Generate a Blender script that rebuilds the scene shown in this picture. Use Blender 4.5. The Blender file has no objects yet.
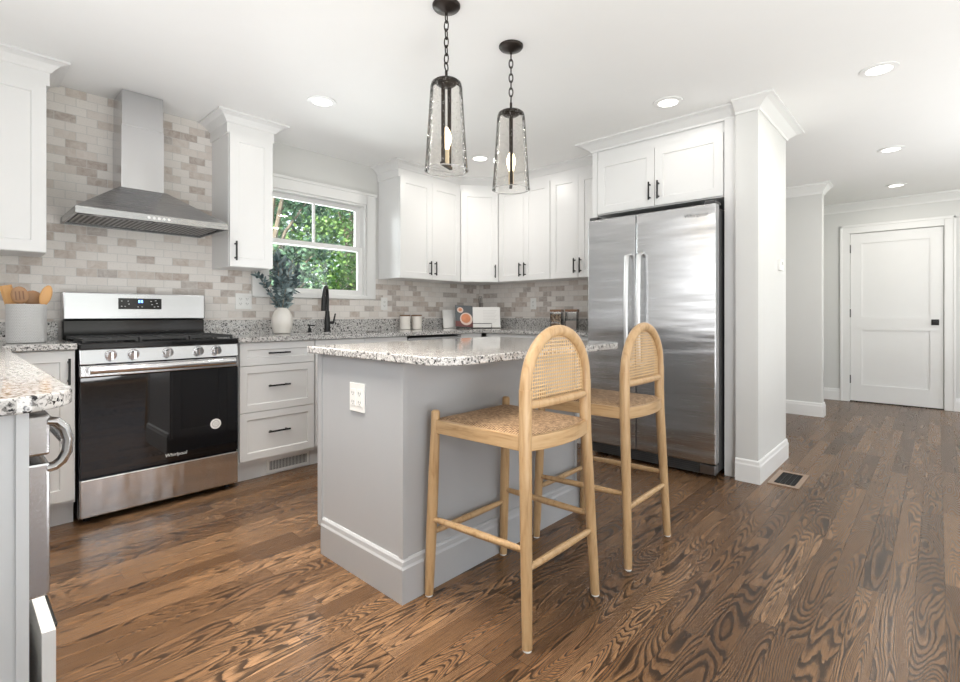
import bpy, bmesh, math, random
from mathutils import Vector, Matrix
random.seed(7)
PI = math.pi
R = math.radians
S = bpy.context.scene
COL = S.collection

# ------------------------------------------------------------------ camera
cam_d = bpy.data.cameras.new('camera')
cam = bpy.data.objects.new('camera', cam_d)
COL.objects.link(cam)
cam.location = (0, 0, 1.06)
cam.rotation_euler = (R(90), 0, R(42.81 - 90))
cam_d.sensor_width = 36
cam_d.lens = 494.3 / 960 * 36
cam_d.shift_y = -27 / 960
cam_d.clip_start = 0.02
S.camera = cam

# ------------------------------------------------------------------ world, sun, big lights, exposure
S.view_settings.view_transform = 'Standard'
S.view_settings.look = 'None'
S.view_settings.gamma = 1
S.view_settings.use_curve_mapping = False
S.view_settings.exposure = 0.27
S.cycles.max_bounces = 10
S.cycles.diffuse_bounces = 5
S.cycles.transparent_max_bounces = 12
S.cycles.caustics_reflective = False
S.cycles.caustics_refractive = False
S.cycles.sample_clamp_indirect = 6
W = bpy.data.worlds.new('sky')
S.world = W
W.use_nodes = True
wn = W.node_tree
bg = wn.nodes['Background']
sky = wn.nodes.new('ShaderNodeTexSky')
sky.sky_type = 'NISHITA'
sky.sun_disc = False
sky.sun_elevation = R(50)
sky.sun_rotation = R(250)
hs = wn.nodes.new('ShaderNodeHueSaturation')
hs.inputs['Saturation'].default_value = 0.45
wn.links.new(sky.outputs[0], hs.inputs['Color'])
wn.links.new(hs.outputs[0], bg.inputs[0])
bg.inputs[1].default_value = 0.35


def light(name, typ, loc, rot, power, color=(1, 1, 1), **kw):
    d = bpy.data.lights.new(name, typ)
    d.energy = power
    d.color = color
    for k, v in kw.items():
        setattr(d, k, v)
    o = bpy.data.objects.new(name, d)
    o.location = loc
    o.rotation_euler = rot
    COL.objects.link(o)
    return o


sun = light('sun', 'SUN', (0, 0, 8), (0, 0, 0), 7.0, (1.0, 0.95, 0.86), angle=R(1))
sun.rotation_euler = Vector((0.62, 0.25, -0.75)).to_track_quat('-Z', 'Y').to_euler()
# powers of the added fill lights, the sink window and the downlights
LP = dict(bounce_a=25, bounce_b=12, bounce_hall=64, fill=20, down=2.4, left_fill=84, west_fill=14, aisle=8, down_hall=5, sink=14)
# added upward area lights that brighten the ceiling, no such lamps in the room
light('bounce_fill', 'AREA', (1.7, -1.2, .5), (R(180), 0, 0), LP['bounce_a'], (0.97, 0.985, 1.0), shape='DISK', size=1.2)
light('bounce_fill', 'AREA', (0.8, 0.2, .45), (R(180), 0, 0), LP['bounce_b'], (0.97, 0.985, 1.0), shape='DISK', size=0.8)
light('bounce_fill', 'AREA', (4.8, -1.6, .4), (R(180), 0, 0), LP['bounce_hall'], (0.97, 0.985, 1.0), shape='DISK', size=1.6)
light('daylight_sink_window', 'AREA', (2.12, 3.95, 1.65), (R(-90), 0, 0), LP['sink'], (0.97, 0.99, 1.0), shape='RECTANGLE', size=.85, size_y=.75)
light('ceiling_fill', 'AREA', (0.72, 1.75, 2.405 - .03), (0, 0, 0), LP['fill'], (1.0, 0.92, 0.82), shape='RECTANGLE', size=.7, size_y=1.5, spread=R(75))
light('area_fill_west', 'AREA', (-.48 + .03, 1.85, 1.7), (0, R(-90), 0), LP['west_fill'], (0.98, 0.985, 1.0), shape='RECTANGLE', size=1.25, size_y=1.5)  # added area fill in front of the solid left wall, no window there
light('bounce_fill', 'AREA', (1.3, 2.62, .94), (R(180), 0, 0), LP['aisle'], (0.97, 0.985, 1.0), shape='RECTANGLE', size=1.6, size_y=.7)  # added upward fill over the aisle, no lamp stands there
light('area_fill_left', 'AREA', (-.4, -2.5, 1.4), (0, R(-90), 0), LP['left_fill'], (0.97, 0.985, 1.0), shape='RECTANGLE', size=1.5, size_y=2.4)  # unseen fill added behind the camera, the wall has no opening here

# ------------------------------------------------------------------ materials


class NT:
    def __init__(s, name):
        s.m = bpy.data.materials.new(name)
        s.m.use_nodes = True
        s.t = s.m.node_tree
        s.b = s.t.nodes['Principled BSDF']

    def n(s, typ, **kw):
        o = s.t.nodes.new('ShaderNode' + typ)
        for k, v in kw.items():
            setattr(o, k, v)
        return o

    def l(s, a, b):
        s.t.links.new(a, b)

    def set(s, sock, v):
        if hasattr(v, 'is_output') or isinstance(v, bpy.types.NodeSocket):
            s.l(v, sock)
        else:
            sock.default_value = v

    def math(s, op, a, b=0.0, c=None):
        o = s.n('Math', operation=op)
        s.set(o.inputs[0], a)
        s.set(o.inputs[1], b)
        if c is not None:
            s.set(o.inputs[2], c)
        return o.outputs[0]

    def mix(s, f, a, b, typ='MIX'):
        o = s.n('Mix', data_type='RGBA', blend_type=typ)
        s.set(o.inputs[0], f)
        s.set(o.inputs[6], a if not isinstance(a, tuple) else (*a, 1))
        s.set(o.inputs[7], b if not isinstance(b, tuple) else (*b, 1))
        return o.outputs[2]

    def ramp(s, f, pts, interp='LINEAR'):
        o = s.n('ValToRGB')
        o.color_ramp.interpolation = interp
        e = o.color_ramp.elements
        while len(e) < len(pts):
            e.new(0.5)
        for q, (p, c) in zip(e, pts):
            q.position = p
            q.color = (*c, 1) if len(c) == 3 else c
        s.l(f, o.inputs[0])
        return o.outputs[0]

    def pos(s):
        return s.n('NewGeometry').outputs['Position']

    def obj(s):
        return s.n('TexCoord').outputs['Object']

    def sep(s, v):
        o = s.n('SeparateXYZ')
        s.l(v, o.inputs[0])
        return o.outputs

    def comb(s, x, y, z=0.0):
        o = s.n('CombineXYZ')
        for i, v in enumerate((x, y, z)):
            s.set(o.inputs[i], v)
        return o.outputs[0]

    def noise(s, v, scale, detail=3, rough=0.5, dist=0.0):
        o = s.n('TexNoise')
        s.l(v, o.inputs['Vector'])
        o.inputs['Scale'].default_value = scale
        o.inputs['Detail'].default_value = detail
        o.inputs['Roughness'].default_value = rough
        o.inputs['Distortion'].default_value = dist
        return o.outputs[0]

    def vmul(s, v, k):
        o = s.n('VectorMath', operation='MULTIPLY')
        s.l(v, o.inputs[0])
        o.inputs[1].default_value = k
        return o.outputs[0]

    def bump(s, h, strength=0.2, dist=0.01):
        o = s.n('Bump')
        o.inputs['Strength'].default_value = strength
        o.inputs['Distance'].default_value = dist
        s.l(h, o.inputs['Height'])
        s.l(o.outputs[0], s.b.inputs['Normal'])

    def base(s, c=None, rough=None, metal=None, **kw):
        if c is not None:
            s.set(s.b.inputs['Base Color'], (*c, 1) if isinstance(c, tuple) else c)
        if rough is not None:
            s.set(s.b.inputs['Roughness'], rough)
        if metal is not None:
            s.b.inputs['Metallic'].default_value = metal
        for k, v in kw.items():
            s.b.inputs[k.replace('_', ' ')].default_value = v
        return s.m


def plain(name, c, rough=0.5, metal=0.0, var=0.03, **kw):
    t = NT(name)
    n = t.noise(t.obj(), 9, 3)
    d = tuple(max(0, x * (1 - var)) for x in c)
    return t.base(t.mix(n, d, tuple(min(1, x * (1 + var)) for x in c)), rough, metal, **kw)


M = {}
M['cabinet'] = plain('white_cabinet_paint', (0.75, 0.75, 0.745), 0.32, var=0.01)
M['trim'] = plain('white_trim_paint', (0.80, 0.80, 0.79), 0.35, var=0.01)
M['wall'] = plain('light_grey_wall_paint', (0.67, 0.67, 0.655), 0.6, var=0.01)
M['ceiling'] = plain('ceiling_paint', (0.86, 0.86, 0.85), 0.7, var=0.01)
M['island'] = plain('grey_island_paint', (0.42, 0.43, 0.445), 0.35, var=0.02)
M['shaded_panel'] = plain('shade_toned_cabinet_paint', (0.62, 0.635, 0.65), 0.35, var=0.01)  # cabinet white darkened in its colour to stand for shade on the end panel
M['black'] = plain('matte_black_metal', (0.012, 0.012, 0.012), 0.38, 0.3)
M['bronze'] = plain('dark_bronze', (0.035, 0.028, 0.024), 0.35, 0.7)
M['black_enamel'] = plain('black_enamel', (0.008, 0.008, 0.009), 0.12)
M['cast_iron'] = plain('cast_iron', (0.03, 0.03, 0.03), 0.45)
M['dark'] = plain('dark_recess', (0.02, 0.02, 0.02), 0.6)
M['plastic'] = plain('white_plastic', (0.82, 0.82, 0.80), 0.3, var=0.01)
M['slot'] = plain('outlet_slot', (0.1, 0.1, 0.1), 0.5)
M['ceramic'] = plain('cream_ceramic', (0.74, 0.71, 0.66), 0.35)
M['paper'] = plain('white_paper', (0.8, 0.79, 0.77), 0.6)
M['ink'] = plain('grey_print', (0.55, 0.54, 0.53), 0.7)
M['photo_dark'] = plain('photo_print_dark', (0.10, 0.11, 0.12), 0.4)
M['photo_wine'] = plain('photo_print_wine', (0.16, 0.05, 0.05), 0.4)
M['photo_bowl'] = plain('photo_print_pale', (0.7, 0.55, 0.48), 0.4)
M['photo_food'] = plain('photo_print_food', (0.62, 0.24, 0.12), 0.4, var=0.5)
M['utensil'] = plain('utensil_wood', (0.62, 0.34, 0.13), 0.45, var=0.15)
M['utensil_dark'] = plain('brown_utensil_wood', (0.36, 0.20, 0.10), 0.45, var=0.15)
M['lid_wood'] = plain('acacia_lid', (0.20, 0.10, 0.05), 0.45, var=0.3)
M['flour'] = plain('pale_flour', (0.72, 0.62, 0.56), 0.8, var=0.1)
M['gasket'] = plain('dark_grey_side', (0.035, 0.035, 0.037), 0.45)
M['grey_kick'] = plain('grey_grille_plastic', (0.05, 0.05, 0.05), 0.4)
M['bark'] = plain('tree_bark', (0.30, 0.24, 0.18), 0.8, var=0.3)
M['lawn'] = plain('lawn_green', (0.06, 0.14, 0.03), 0.9, var=0.4)
M['maple_vent'] = plain('stained_vent_wood', (0.30, 0.21, 0.15), 0.4, var=0.1)
M['chrome'] = plain('polished_steel', (0.75, 0.75, 0.76), 0.14, 1.0)
M['logo'] = plain('printed_silver', (0.75, 0.75, 0.75), 0.4)
M['logo_grey'] = plain('printed_grey', (0.12, 0.12, 0.12), 0.4)
M['candle'] = plain('socket_cream', (0.75, 0.62, 0.42), 0.5)


def emit(name, c, st):
    t = NT(name)
    t.base(c, 0.4)
    t.b.inputs['Emission Color'].default_value = (*c, 1)
    t.b.inputs['Emission Strength'].default_value = st
    return t.m


M['lamp_lens'] = emit('lit_downlight_lens', (1.0, 0.97, 0.92), 2.2)
M['bulb'] = emit('lit_bulb', (1.0, 0.80, 0.52), 7)
M['digits'] = emit('blue_display_digits', (0.25, 0.5, 1.0), 3)
M['hood_led'] = emit('hood_lamp', (1.0, 0.95, 0.88), 1)


def steel(name, axis, c=(0.60, 0.60, 0.61), rough=0.24, wave=None):
    """axis: brushing direction; wave: axis along which the sheet undulates slightly"""
    t = NT(name)
    k = [260, 260, 260]
    k[axis] = 3
    n = t.noise(t.vmul(t.obj(), tuple(k)), 1, 3, 0.6)
    r = t.math('MULTIPLY_ADD', n, 0.16, rough - 0.08)
    lo = tuple(x * 0.93 for x in c)
    m = t.base(t.mix(n, lo, c), r, 1.0)
    h = t.math('MULTIPLY', n, 0.02)
    if wave is not None:
        k = [1.1, 1.1, 1.1]
        k[wave] = 9.0
        h = t.math('ADD', h, t.noise(t.vmul(t.obj(), tuple(k)), 1, 1.5, 0.5))
    t.bump(h, 1.0 if wave is not None else 1.0, 0.010 if wave is not None else 0.0012)
    return m


M['steel_x'] = steel('brushed_steel_across', 0)
M['steel_z'] = steel('brushed_steel_upright', 2, (0.62, 0.62, 0.63), 0.22, 0)
M['steel_door'] = steel('brushed_steel_refrigerator', 0, (0.64, 0.645, 0.655), 0.25, 2)
M['steel_handle'] = steel('satin_steel_handle', 2, (0.74, 0.74, 0.74), 0.42)
M['steel_drawer'] = steel('brushed_steel_drawer', 2, (0.80, 0.795, 0.79), 0.22, 0)
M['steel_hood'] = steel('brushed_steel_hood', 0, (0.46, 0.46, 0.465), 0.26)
M['steel_dark'] = steel('shaded_brushed_steel', 0, (0.30, 0.30, 0.31), 0.3)


def thin_glass(name, tint, edge, seeds=0.0, rough=0.02):
    t = NT(name)
    t.t.nodes.remove(t.b)
    out = [n for n in t.t.nodes if n.type == 'OUTPUT_MATERIAL'][0]
    tr = t.n('BsdfTransparent')
    gl = t.n('BsdfGlossy')
    gl.inputs['Roughness'].default_value = rough
    lw = t.n('LayerWeight')
    lw.inputs[0].default_value = 0.35
    f = t.math('POWER', lw.outputs['Facing'], 2.2)
    t.l(t.mix(f, tint, edge), tr.inputs[0])
    fr = t.n('Fresnel')
    fr.inputs[0].default_value = 1.25 if seeds else 1.5
    mx = t.n('MixShader')
    fac = fr.outputs[0]
    if seeds:
        v = t.n('TexVoronoi')
        t.l(t.obj(), v.inputs['Vector'])
        v.inputs['Scale'].default_value = 150
        nz = t.noise(t.obj(), 60, 2)
        dots = t.math('MULTIPLY', t.math('LESS_THAN', v.outputs['Distance'], 0.26), t.math('GREATER_THAN', nz, 0.5))
        ts = t.n('BsdfTranslucent')
        df = t.n('BsdfDiffuse')
        sd = t.n('AddShader')
        t.l(ts.outputs[0], sd.inputs[0])
        t.l(df.outputs[0], sd.inputs[1])
        for q in (ts, df):
            q.inputs[0].default_value = (0.45, 0.44, 0.42, 1)
        bp = t.n('Bump')
        bp.inputs['Strength'].default_value = 0.6
        bp.inputs['Distance'].default_value = 0.004
        t.l(t.math('ADD', dots, nz), bp.inputs['Height'])
        t.l(bp.outputs[0], gl.inputs['Normal'])
    t.l(fac, mx.inputs[0])
    t.l(tr.outputs[0], mx.inputs[1])
    t.l(gl.outputs[0], mx.inputs[2])
    if seeds:
        m2 = t.n('MixShader')
        t.l(t.math('MULTIPLY', dots, 0.55), m2.inputs[0])
        t.l(mx.outputs[0], m2.inputs[1])
        t.l(sd.outputs[0], m2.inputs[2])
        t.l(m2.outputs[0], out.inputs[0])
    else:
        t.l(mx.outputs[0], out.inputs[0])
    return t.m


M['pane'] = thin_glass('window_glass', (0.97, 0.985, 0.98), (0.8, 0.85, 0.84))
M['shade_glass'] = thin_glass('seeded_glass', (0.97, 0.96, 0.945), (0.86, 0.84, 0.81), 1.0)
M['rim_glass'] = plain('rolled_glass_rim', (0.9, 0.9, 0.88), 0.05, var=0.0, Transmission_Weight=0.7)
M['jar_glass'] = thin_glass('jar_glass', (0.95, 0.95, 0.95), (0.6, 0.6, 0.6))


def oven_glass():
    t = NT('black_oven_glass')
    return t.base((0.006, 0.006, 0.007), 0.03, 0.0, Specular_IOR_Level=0.75)


M['oven_glass'] = oven_glass()


def cells(t, u, v, w, h, rowshift=0.5, rand_shift=False):
    """running-bond cells: returns (id vector, local u 0..1, local v 0..1)"""
    vv = t.math('DIVIDE', v, h)
    row = t.math('FLOOR', vv)
    fv = t.math('FRACT', vv)
    if rand_shift:
        wnz = t.n('TexWhiteNoise', noise_dimensions='1D')
        t.l(row, wnz.inputs['W'])
        sh = t.math('MULTIPLY', wnz.outputs['Value'], 7.3)
    else:
        sh = t.math('MULTIPLY', row, rowshift)
    uu = t.math('ADD', t.math('DIVIDE', u, w), sh)
    c = t.math('FLOOR', uu)
    fu = t.math('FRACT', uu)
    return t.comb(c, row), fu, fv


def floor_mat():
    t = NT('stained_oak_planks')
    x, y, z = t.sep(t.pos())
    pid, fu, fv = cells(t, x, t.math('ADD', y, 0.02), 0.95, 0.083, rand_shift=True)
    wn_ = t.n('TexWhiteNoise', noise_dimensions='2D')
    t.l(pid, wn_.inputs['Vector'])
    rnd = wn_.outputs['Value']
    rx, ry, rz = t.sep(wn_.outputs['Color'])
    off = t.math('MULTIPLY', rnd, 61.0)
    # cathedral rings: contour lines of a stretched noise field
    gx = t.math('MULTIPLY_ADD', x, 1.0, off)
    gy = t.math('MULTIPLY_ADD', y, t.math('MULTIPLY_ADD', rx, 6.0, 5.5), t.math('MULTIPLY', ry, 40))
    f = t.noise(t.comb(gx, gy, off), 1.0, 1.5, 0.4, 0.25)
    freq = t.math('MULTIPLY_ADD', rz, 26.0, 30.0)
    ring = t.math('FRACT', t.math('MULTIPLY', f, freq))
    jig = t.noise(t.comb(t.math('MULTIPLY', x, 30), t.math('MULTIPLY', y, 160), off), 1.0, 3, 0.6)
    ring = t.math('ADD', ring, t.math('MULTIPLY_ADD', jig, 0.7, -0.35))
    dark = t.ramp(ring, [(0.0, (1, 1, 1)), (0.2, (0.95, 0.95, 0.95)), (0.48, (0.2, 0.2, 0.2)), (0.8, (0, 0, 0)), (0.9, (0.1, 0.1, 0.1)), (1.0, (1, 1, 1))])
    pores = t.noise(t.comb(t.math('MULTIPLY', x, 9), t.math('MULTIPLY', y, 230), off), 1.0, 2, 0.6)
    pores = t.ramp(pores, [(0.5, (0, 0, 0)), (0.68, (1, 1, 1))])
    big = t.noise(t.comb(t.math('MULTIPLY', x, 2.5), t.math('MULTIPLY', y, 14), off), 1.0, 2)
    light_c = t.ramp(rnd, [(0.0, (0.15, 0.082, 0.040)), (0.35, (0.245, 0.138, 0.069)), (0.7, (0.32, 0.183, 0.094)), (1.0, (0.41, 0.243, 0.13))])
    light_c = t.mix(t.math('MULTIPLY', big, 0.55), light_c, (0.11, 0.055, 0.028))
    c = t.mix(t.math('MULTIPLY', pores, 0.5), light_c, (0.06, 0.03, 0.016))
    c = t.mix(t.math('MULTIPLY', dark, 0.9), c, (0.016, 0.009, 0.005))
    ev = t.math('MULTIPLY', t.math('MINIMUM', fv, t.math('SUBTRACT', 1.0, fv)), 0.083)
    eu = t.math('MULTIPLY', t.math('MINIMUM', fu, t.math('SUBTRACT', 1.0, fu)), 0.95)
    e = t.math('LESS_THAN', t.math('MINIMUM', ev, eu), 0.0011)
    c = t.mix(t.math('MULTIPLY', e, 0.55), c, (0.012, 0.007, 0.004))
    rgh = t.math('MULTIPLY_ADD', dark, 0.06, 0.25)
    m = t.base(c, rgh, 0.0, Specular_IOR_Level=0.33)
    t.bump(t.math('ADD', t.math('MULTIPLY', dark, -0.3), t.math('MULTIPLY', e, -1.0)), 0.25, 0.0012)
    return m


M['floor'] = floor_mat()


def tile_mat(axis):
    t = NT('tumbled_marble_tile_%s' % 'xy'[axis])
    p = t.sep(t.pos())
    u, v = p[axis], p[2]
    pid, fu, fv = cells(t, t.math('ADD', u, 0.03), t.math('ADD', v, -0.016 + 0.0), 0.1016, 0.0508)
    w_ = t.n('TexWhiteNoise', noise_dimensions='2D')
    t.l(pid, w_.inputs['Vector'])
    c = t.ramp(w_.outputs['Value'], [(0.0, (0.76, 0.725, 0.685)), (0.30, (0.72, 0.68, 0.64)), (0.55, (0.79, 0.755, 0.72)), (0.66, (0.64, 0.58, 0.53)),
                                     (0.80, (0.50, 0.425, 0.37)), (0.92, (0.40, 0.325, 0.28)), (1.0, (0.42, 0.38, 0.35))])
    n = t.noise(t.pos(), 24, 5, 0.65, 0.8)
    c = t.mix(t.ramp(n, [(0.35, (0, 0, 0)), (0.7, (0.55, 0.55, 0.55))]), c, (0.76, 0.725, 0.69))
    n2 = t.noise(t.pos(), 120, 3, 0.7)
    c = t.mix(t.ramp(n2, [(0.55, (0, 0, 0)), (0.8, (0.35, 0.35, 0.35))]), c, (0.30, 0.25, 0.22))
    ev = t.math('MULTIPLY', t.math('MINIMUM', fv, t.math('SUBTRACT', 1.0, fv)), 0.0508)
    eu = t.math('MULTIPLY', t.math('MINIMUM', fu, t.math('SUBTRACT', 1.0, fu)), 0.1016)
    ed = t.math('MINIMUM', ev, eu)
    ed = t.math('ADD', ed, t.math('MULTIPLY_ADD', t.noise(t.pos(), 90, 2), 0.0012, -0.0006))
    g = t.math('LESS_THAN', ed, 0.0016)
    c = t.mix(g, c, (0.60, 0.585, 0.565))
    m = t.base(c, 0.45)
    h = t.n('MapRange')
    t.l(ed, h.inputs[0])
    h.inputs[1].default_value = 0.0005
    h.inputs[2].default_value = 0.004
    t.bump(h.outputs[0], 0.5, 0.0015)
    return m


M['tile_x'] = tile_mat(0)
M['tile_y'] = tile_mat(1)


def granite():
    t = NT('speckled_white_granite')
    p = t.obj()
    a = t.noise(p, 14, 4, 0.6)
    c = t.ramp(a, [(0.3, (0.54, 0.52, 0.50)), (0.55, (0.66, 0.65, 0.635)), (0.75, (0.58, 0.54, 0.50))])
    v = t.n('TexVoronoi')
    t.l(p, v.inputs['Vector'])
    v.inputs['Scale'].default_value = 160
    vr = t.sep(v.outputs['Color'])[0]
    c = t.mix(t.math('MULTIPLY', t.math('GREATER_THAN', vr, 0.62), 0.5), c, (0.36, 0.35, 0.34))
    b = t.noise(p, 105, 3, 0.65, 0.4)
    c = t.mix(t.ramp(b, [(0.53, (0, 0, 0)), (0.58, (1, 1, 1))]), c, (0.19, 0.185, 0.18))
    d = t.noise(p, 85, 2, 0.5, 0.3)
    c = t.mix(t.ramp(d, [(0.59, (0, 0, 0)), (0.63, (1, 1, 1))]), c, (0.02, 0.02, 0.022))
    w = t.noise(p, 60, 2, 0.5)
    c = t.mix(t.ramp(w, [(0.58, (0, 0, 0)), (0.66, (0.7, 0.7, 0.7))]), c, (0.70, 0.685, 0.67))
    return t.base(c, 0.08)


M['granite'] = granite()


def oak(name='natural_ash_wood', k=(60, 60, 7)):
    t = NT(name)
    p = t.obj()
    n = t.noise(t.vmul(p, k), 1.0, 3, 0.6, 0.6)
    n2 = t.noise(p, 6, 2)
    c = t.ramp(n, [(0.28, (0.33, 0.195, 0.088)), (0.45, (0.48, 0.315, 0.162)), (0.75, (0.56, 0.39, 0.225))])
    c = t.mix(t.math('MULTIPLY', n2, 0.35), c, (0.45, 0.27, 0.12))
    return t.base(c, 0.4)


M['oak'] = oak()
M['oak_rail'] = oak('natural_ash_rail', (7, 7, 80))


def woven():
    t = NT('woven_paper_cord')
    x, y, z = t.sep(t.obj())
    ax = t.math('ABSOLUTE', x)
    ay = t.math('ABSOLUTE', t.math('MULTIPLY', y, 0.9))
    sel = t.math('GREATER_THAN', ax, ay)
    # the strands run towards the rail of their own triangle
    s1 = t.math('SINE', t.math('MULTIPLY', y, 620))
    s2 = t.math('SINE', t.math('MULTIPLY', x, 620))
    st = t.math('ADD', t.math('MULTIPLY', sel, s1), t.math('MULTIPLY', t.math('SUBTRACT', 1.0, sel), s2))
    nz = t.noise(t.obj(), 75, 4, 0.75)
    k = t.math('ADD', t.math('MULTIPLY_ADD', st, 0.30, 0.5), t.math('MULTIPLY_ADD', nz, 2.2, -1.1))
    c = t.ramp(k, [(0.15, (0.10, 0.05, 0.022)), (0.5, (0.36, 0.22, 0.115)), (0.9, (0.60, 0.42, 0.26))])
    m = t.base(c, 0.6)
    t.bump(st, 0.5, 0.002)
    return m


M['woven'] = woven()
M['cane'] = plain('cane_strand', (0.60, 0.41, 0.22), 0.45, var=0.2)


def crock_mat():
    t = NT('white_textured_stoneware')
    x, y, z = t.sep(t.obj())
    ang = t.math('ARCTAN2', y, x)
    a = t.math('MULTIPLY', ang, 9.0)
    tri = t.math('PINGPONG', a, 1.0)
    s = t.math('SINE', t.math('ADD', t.math('MULTIPLY', z, 420), t.math('MULTIPLY', tri, 9.0)))
    c = t.mix(t.math('MULTIPLY_ADD', s, 0.5, 0.5), (0.78, 0.78, 0.77), (0.86, 0.86, 0.85))
    m = t.base(c, 0.3)
    t.bump(s, 0.8, 0.003)
    return m


M['crock'] = crock_mat()


def mixfood():
    t = NT('dried_snack_mix')
    v = t.n('TexVoronoi')
    t.l(t.obj(), v.inputs['Vector'])
    v.inputs['Scale'].default_value = 75
    r = t.sep(v.outputs['Color'])[0]
    c = t.ramp(r, [(0.0, (0.06, 0.025, 0.012)), (0.35, (0.22, 0.11, 0.05)), (0.6, (0.5, 0.32, 0.18)), (0.8, (0.65, 0.5, 0.36)), (1.0, (0.05, 0.05, 0.02))])
    return t.base(c, 0.6)


M['mix'] = mixfood()


def leafmat(name, a, b, c_):
    t = NT(name)
    oi = t.n('ObjectInfo')
    n = t.noise(t.pos(), 3.2, 3, 0.6)
    w_ = t.n('TexWhiteNoise', noise_dimensions='1D')
    g = t.n('NewGeometry')
    t.l(g.outputs['Random Per Island'], w_.inputs['W'])
    k = t.math('ADD', t.math('MULTIPLY', n, 0.6), t.math('MULTIPLY', w_.outputs['Value'], 0.45))
    m = t.base(t.ramp(k, [(0.2, a), (0.5, b), (0.85, c_)]), 0.45)
    t.b.inputs['Transmission Weight'].default_value = 0.0
    t.b.inputs['Subsurface Weight'].default_value = 0.0
    return m


M['leaf'] = leafmat('tree_leaves', (0.035, 0.10, 0.025), (0.11, 0.26, 0.055), (0.38, 0.56, 0.14))
M['leaf_blue'] = leafmat('tree_leaves_cool', (0.02, 0.065, 0.04), (0.07, 0.18, 0.10), (0.28, 0.46, 0.26))
M['eucalyptus'] = leafmat('dusty_teal_leaves', (0.04, 0.07, 0.075), (0.12, 0.17, 0.18), (0.38, 0.46, 0.46))

# ------------------------------------------------------------------ mesh helpers


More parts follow.
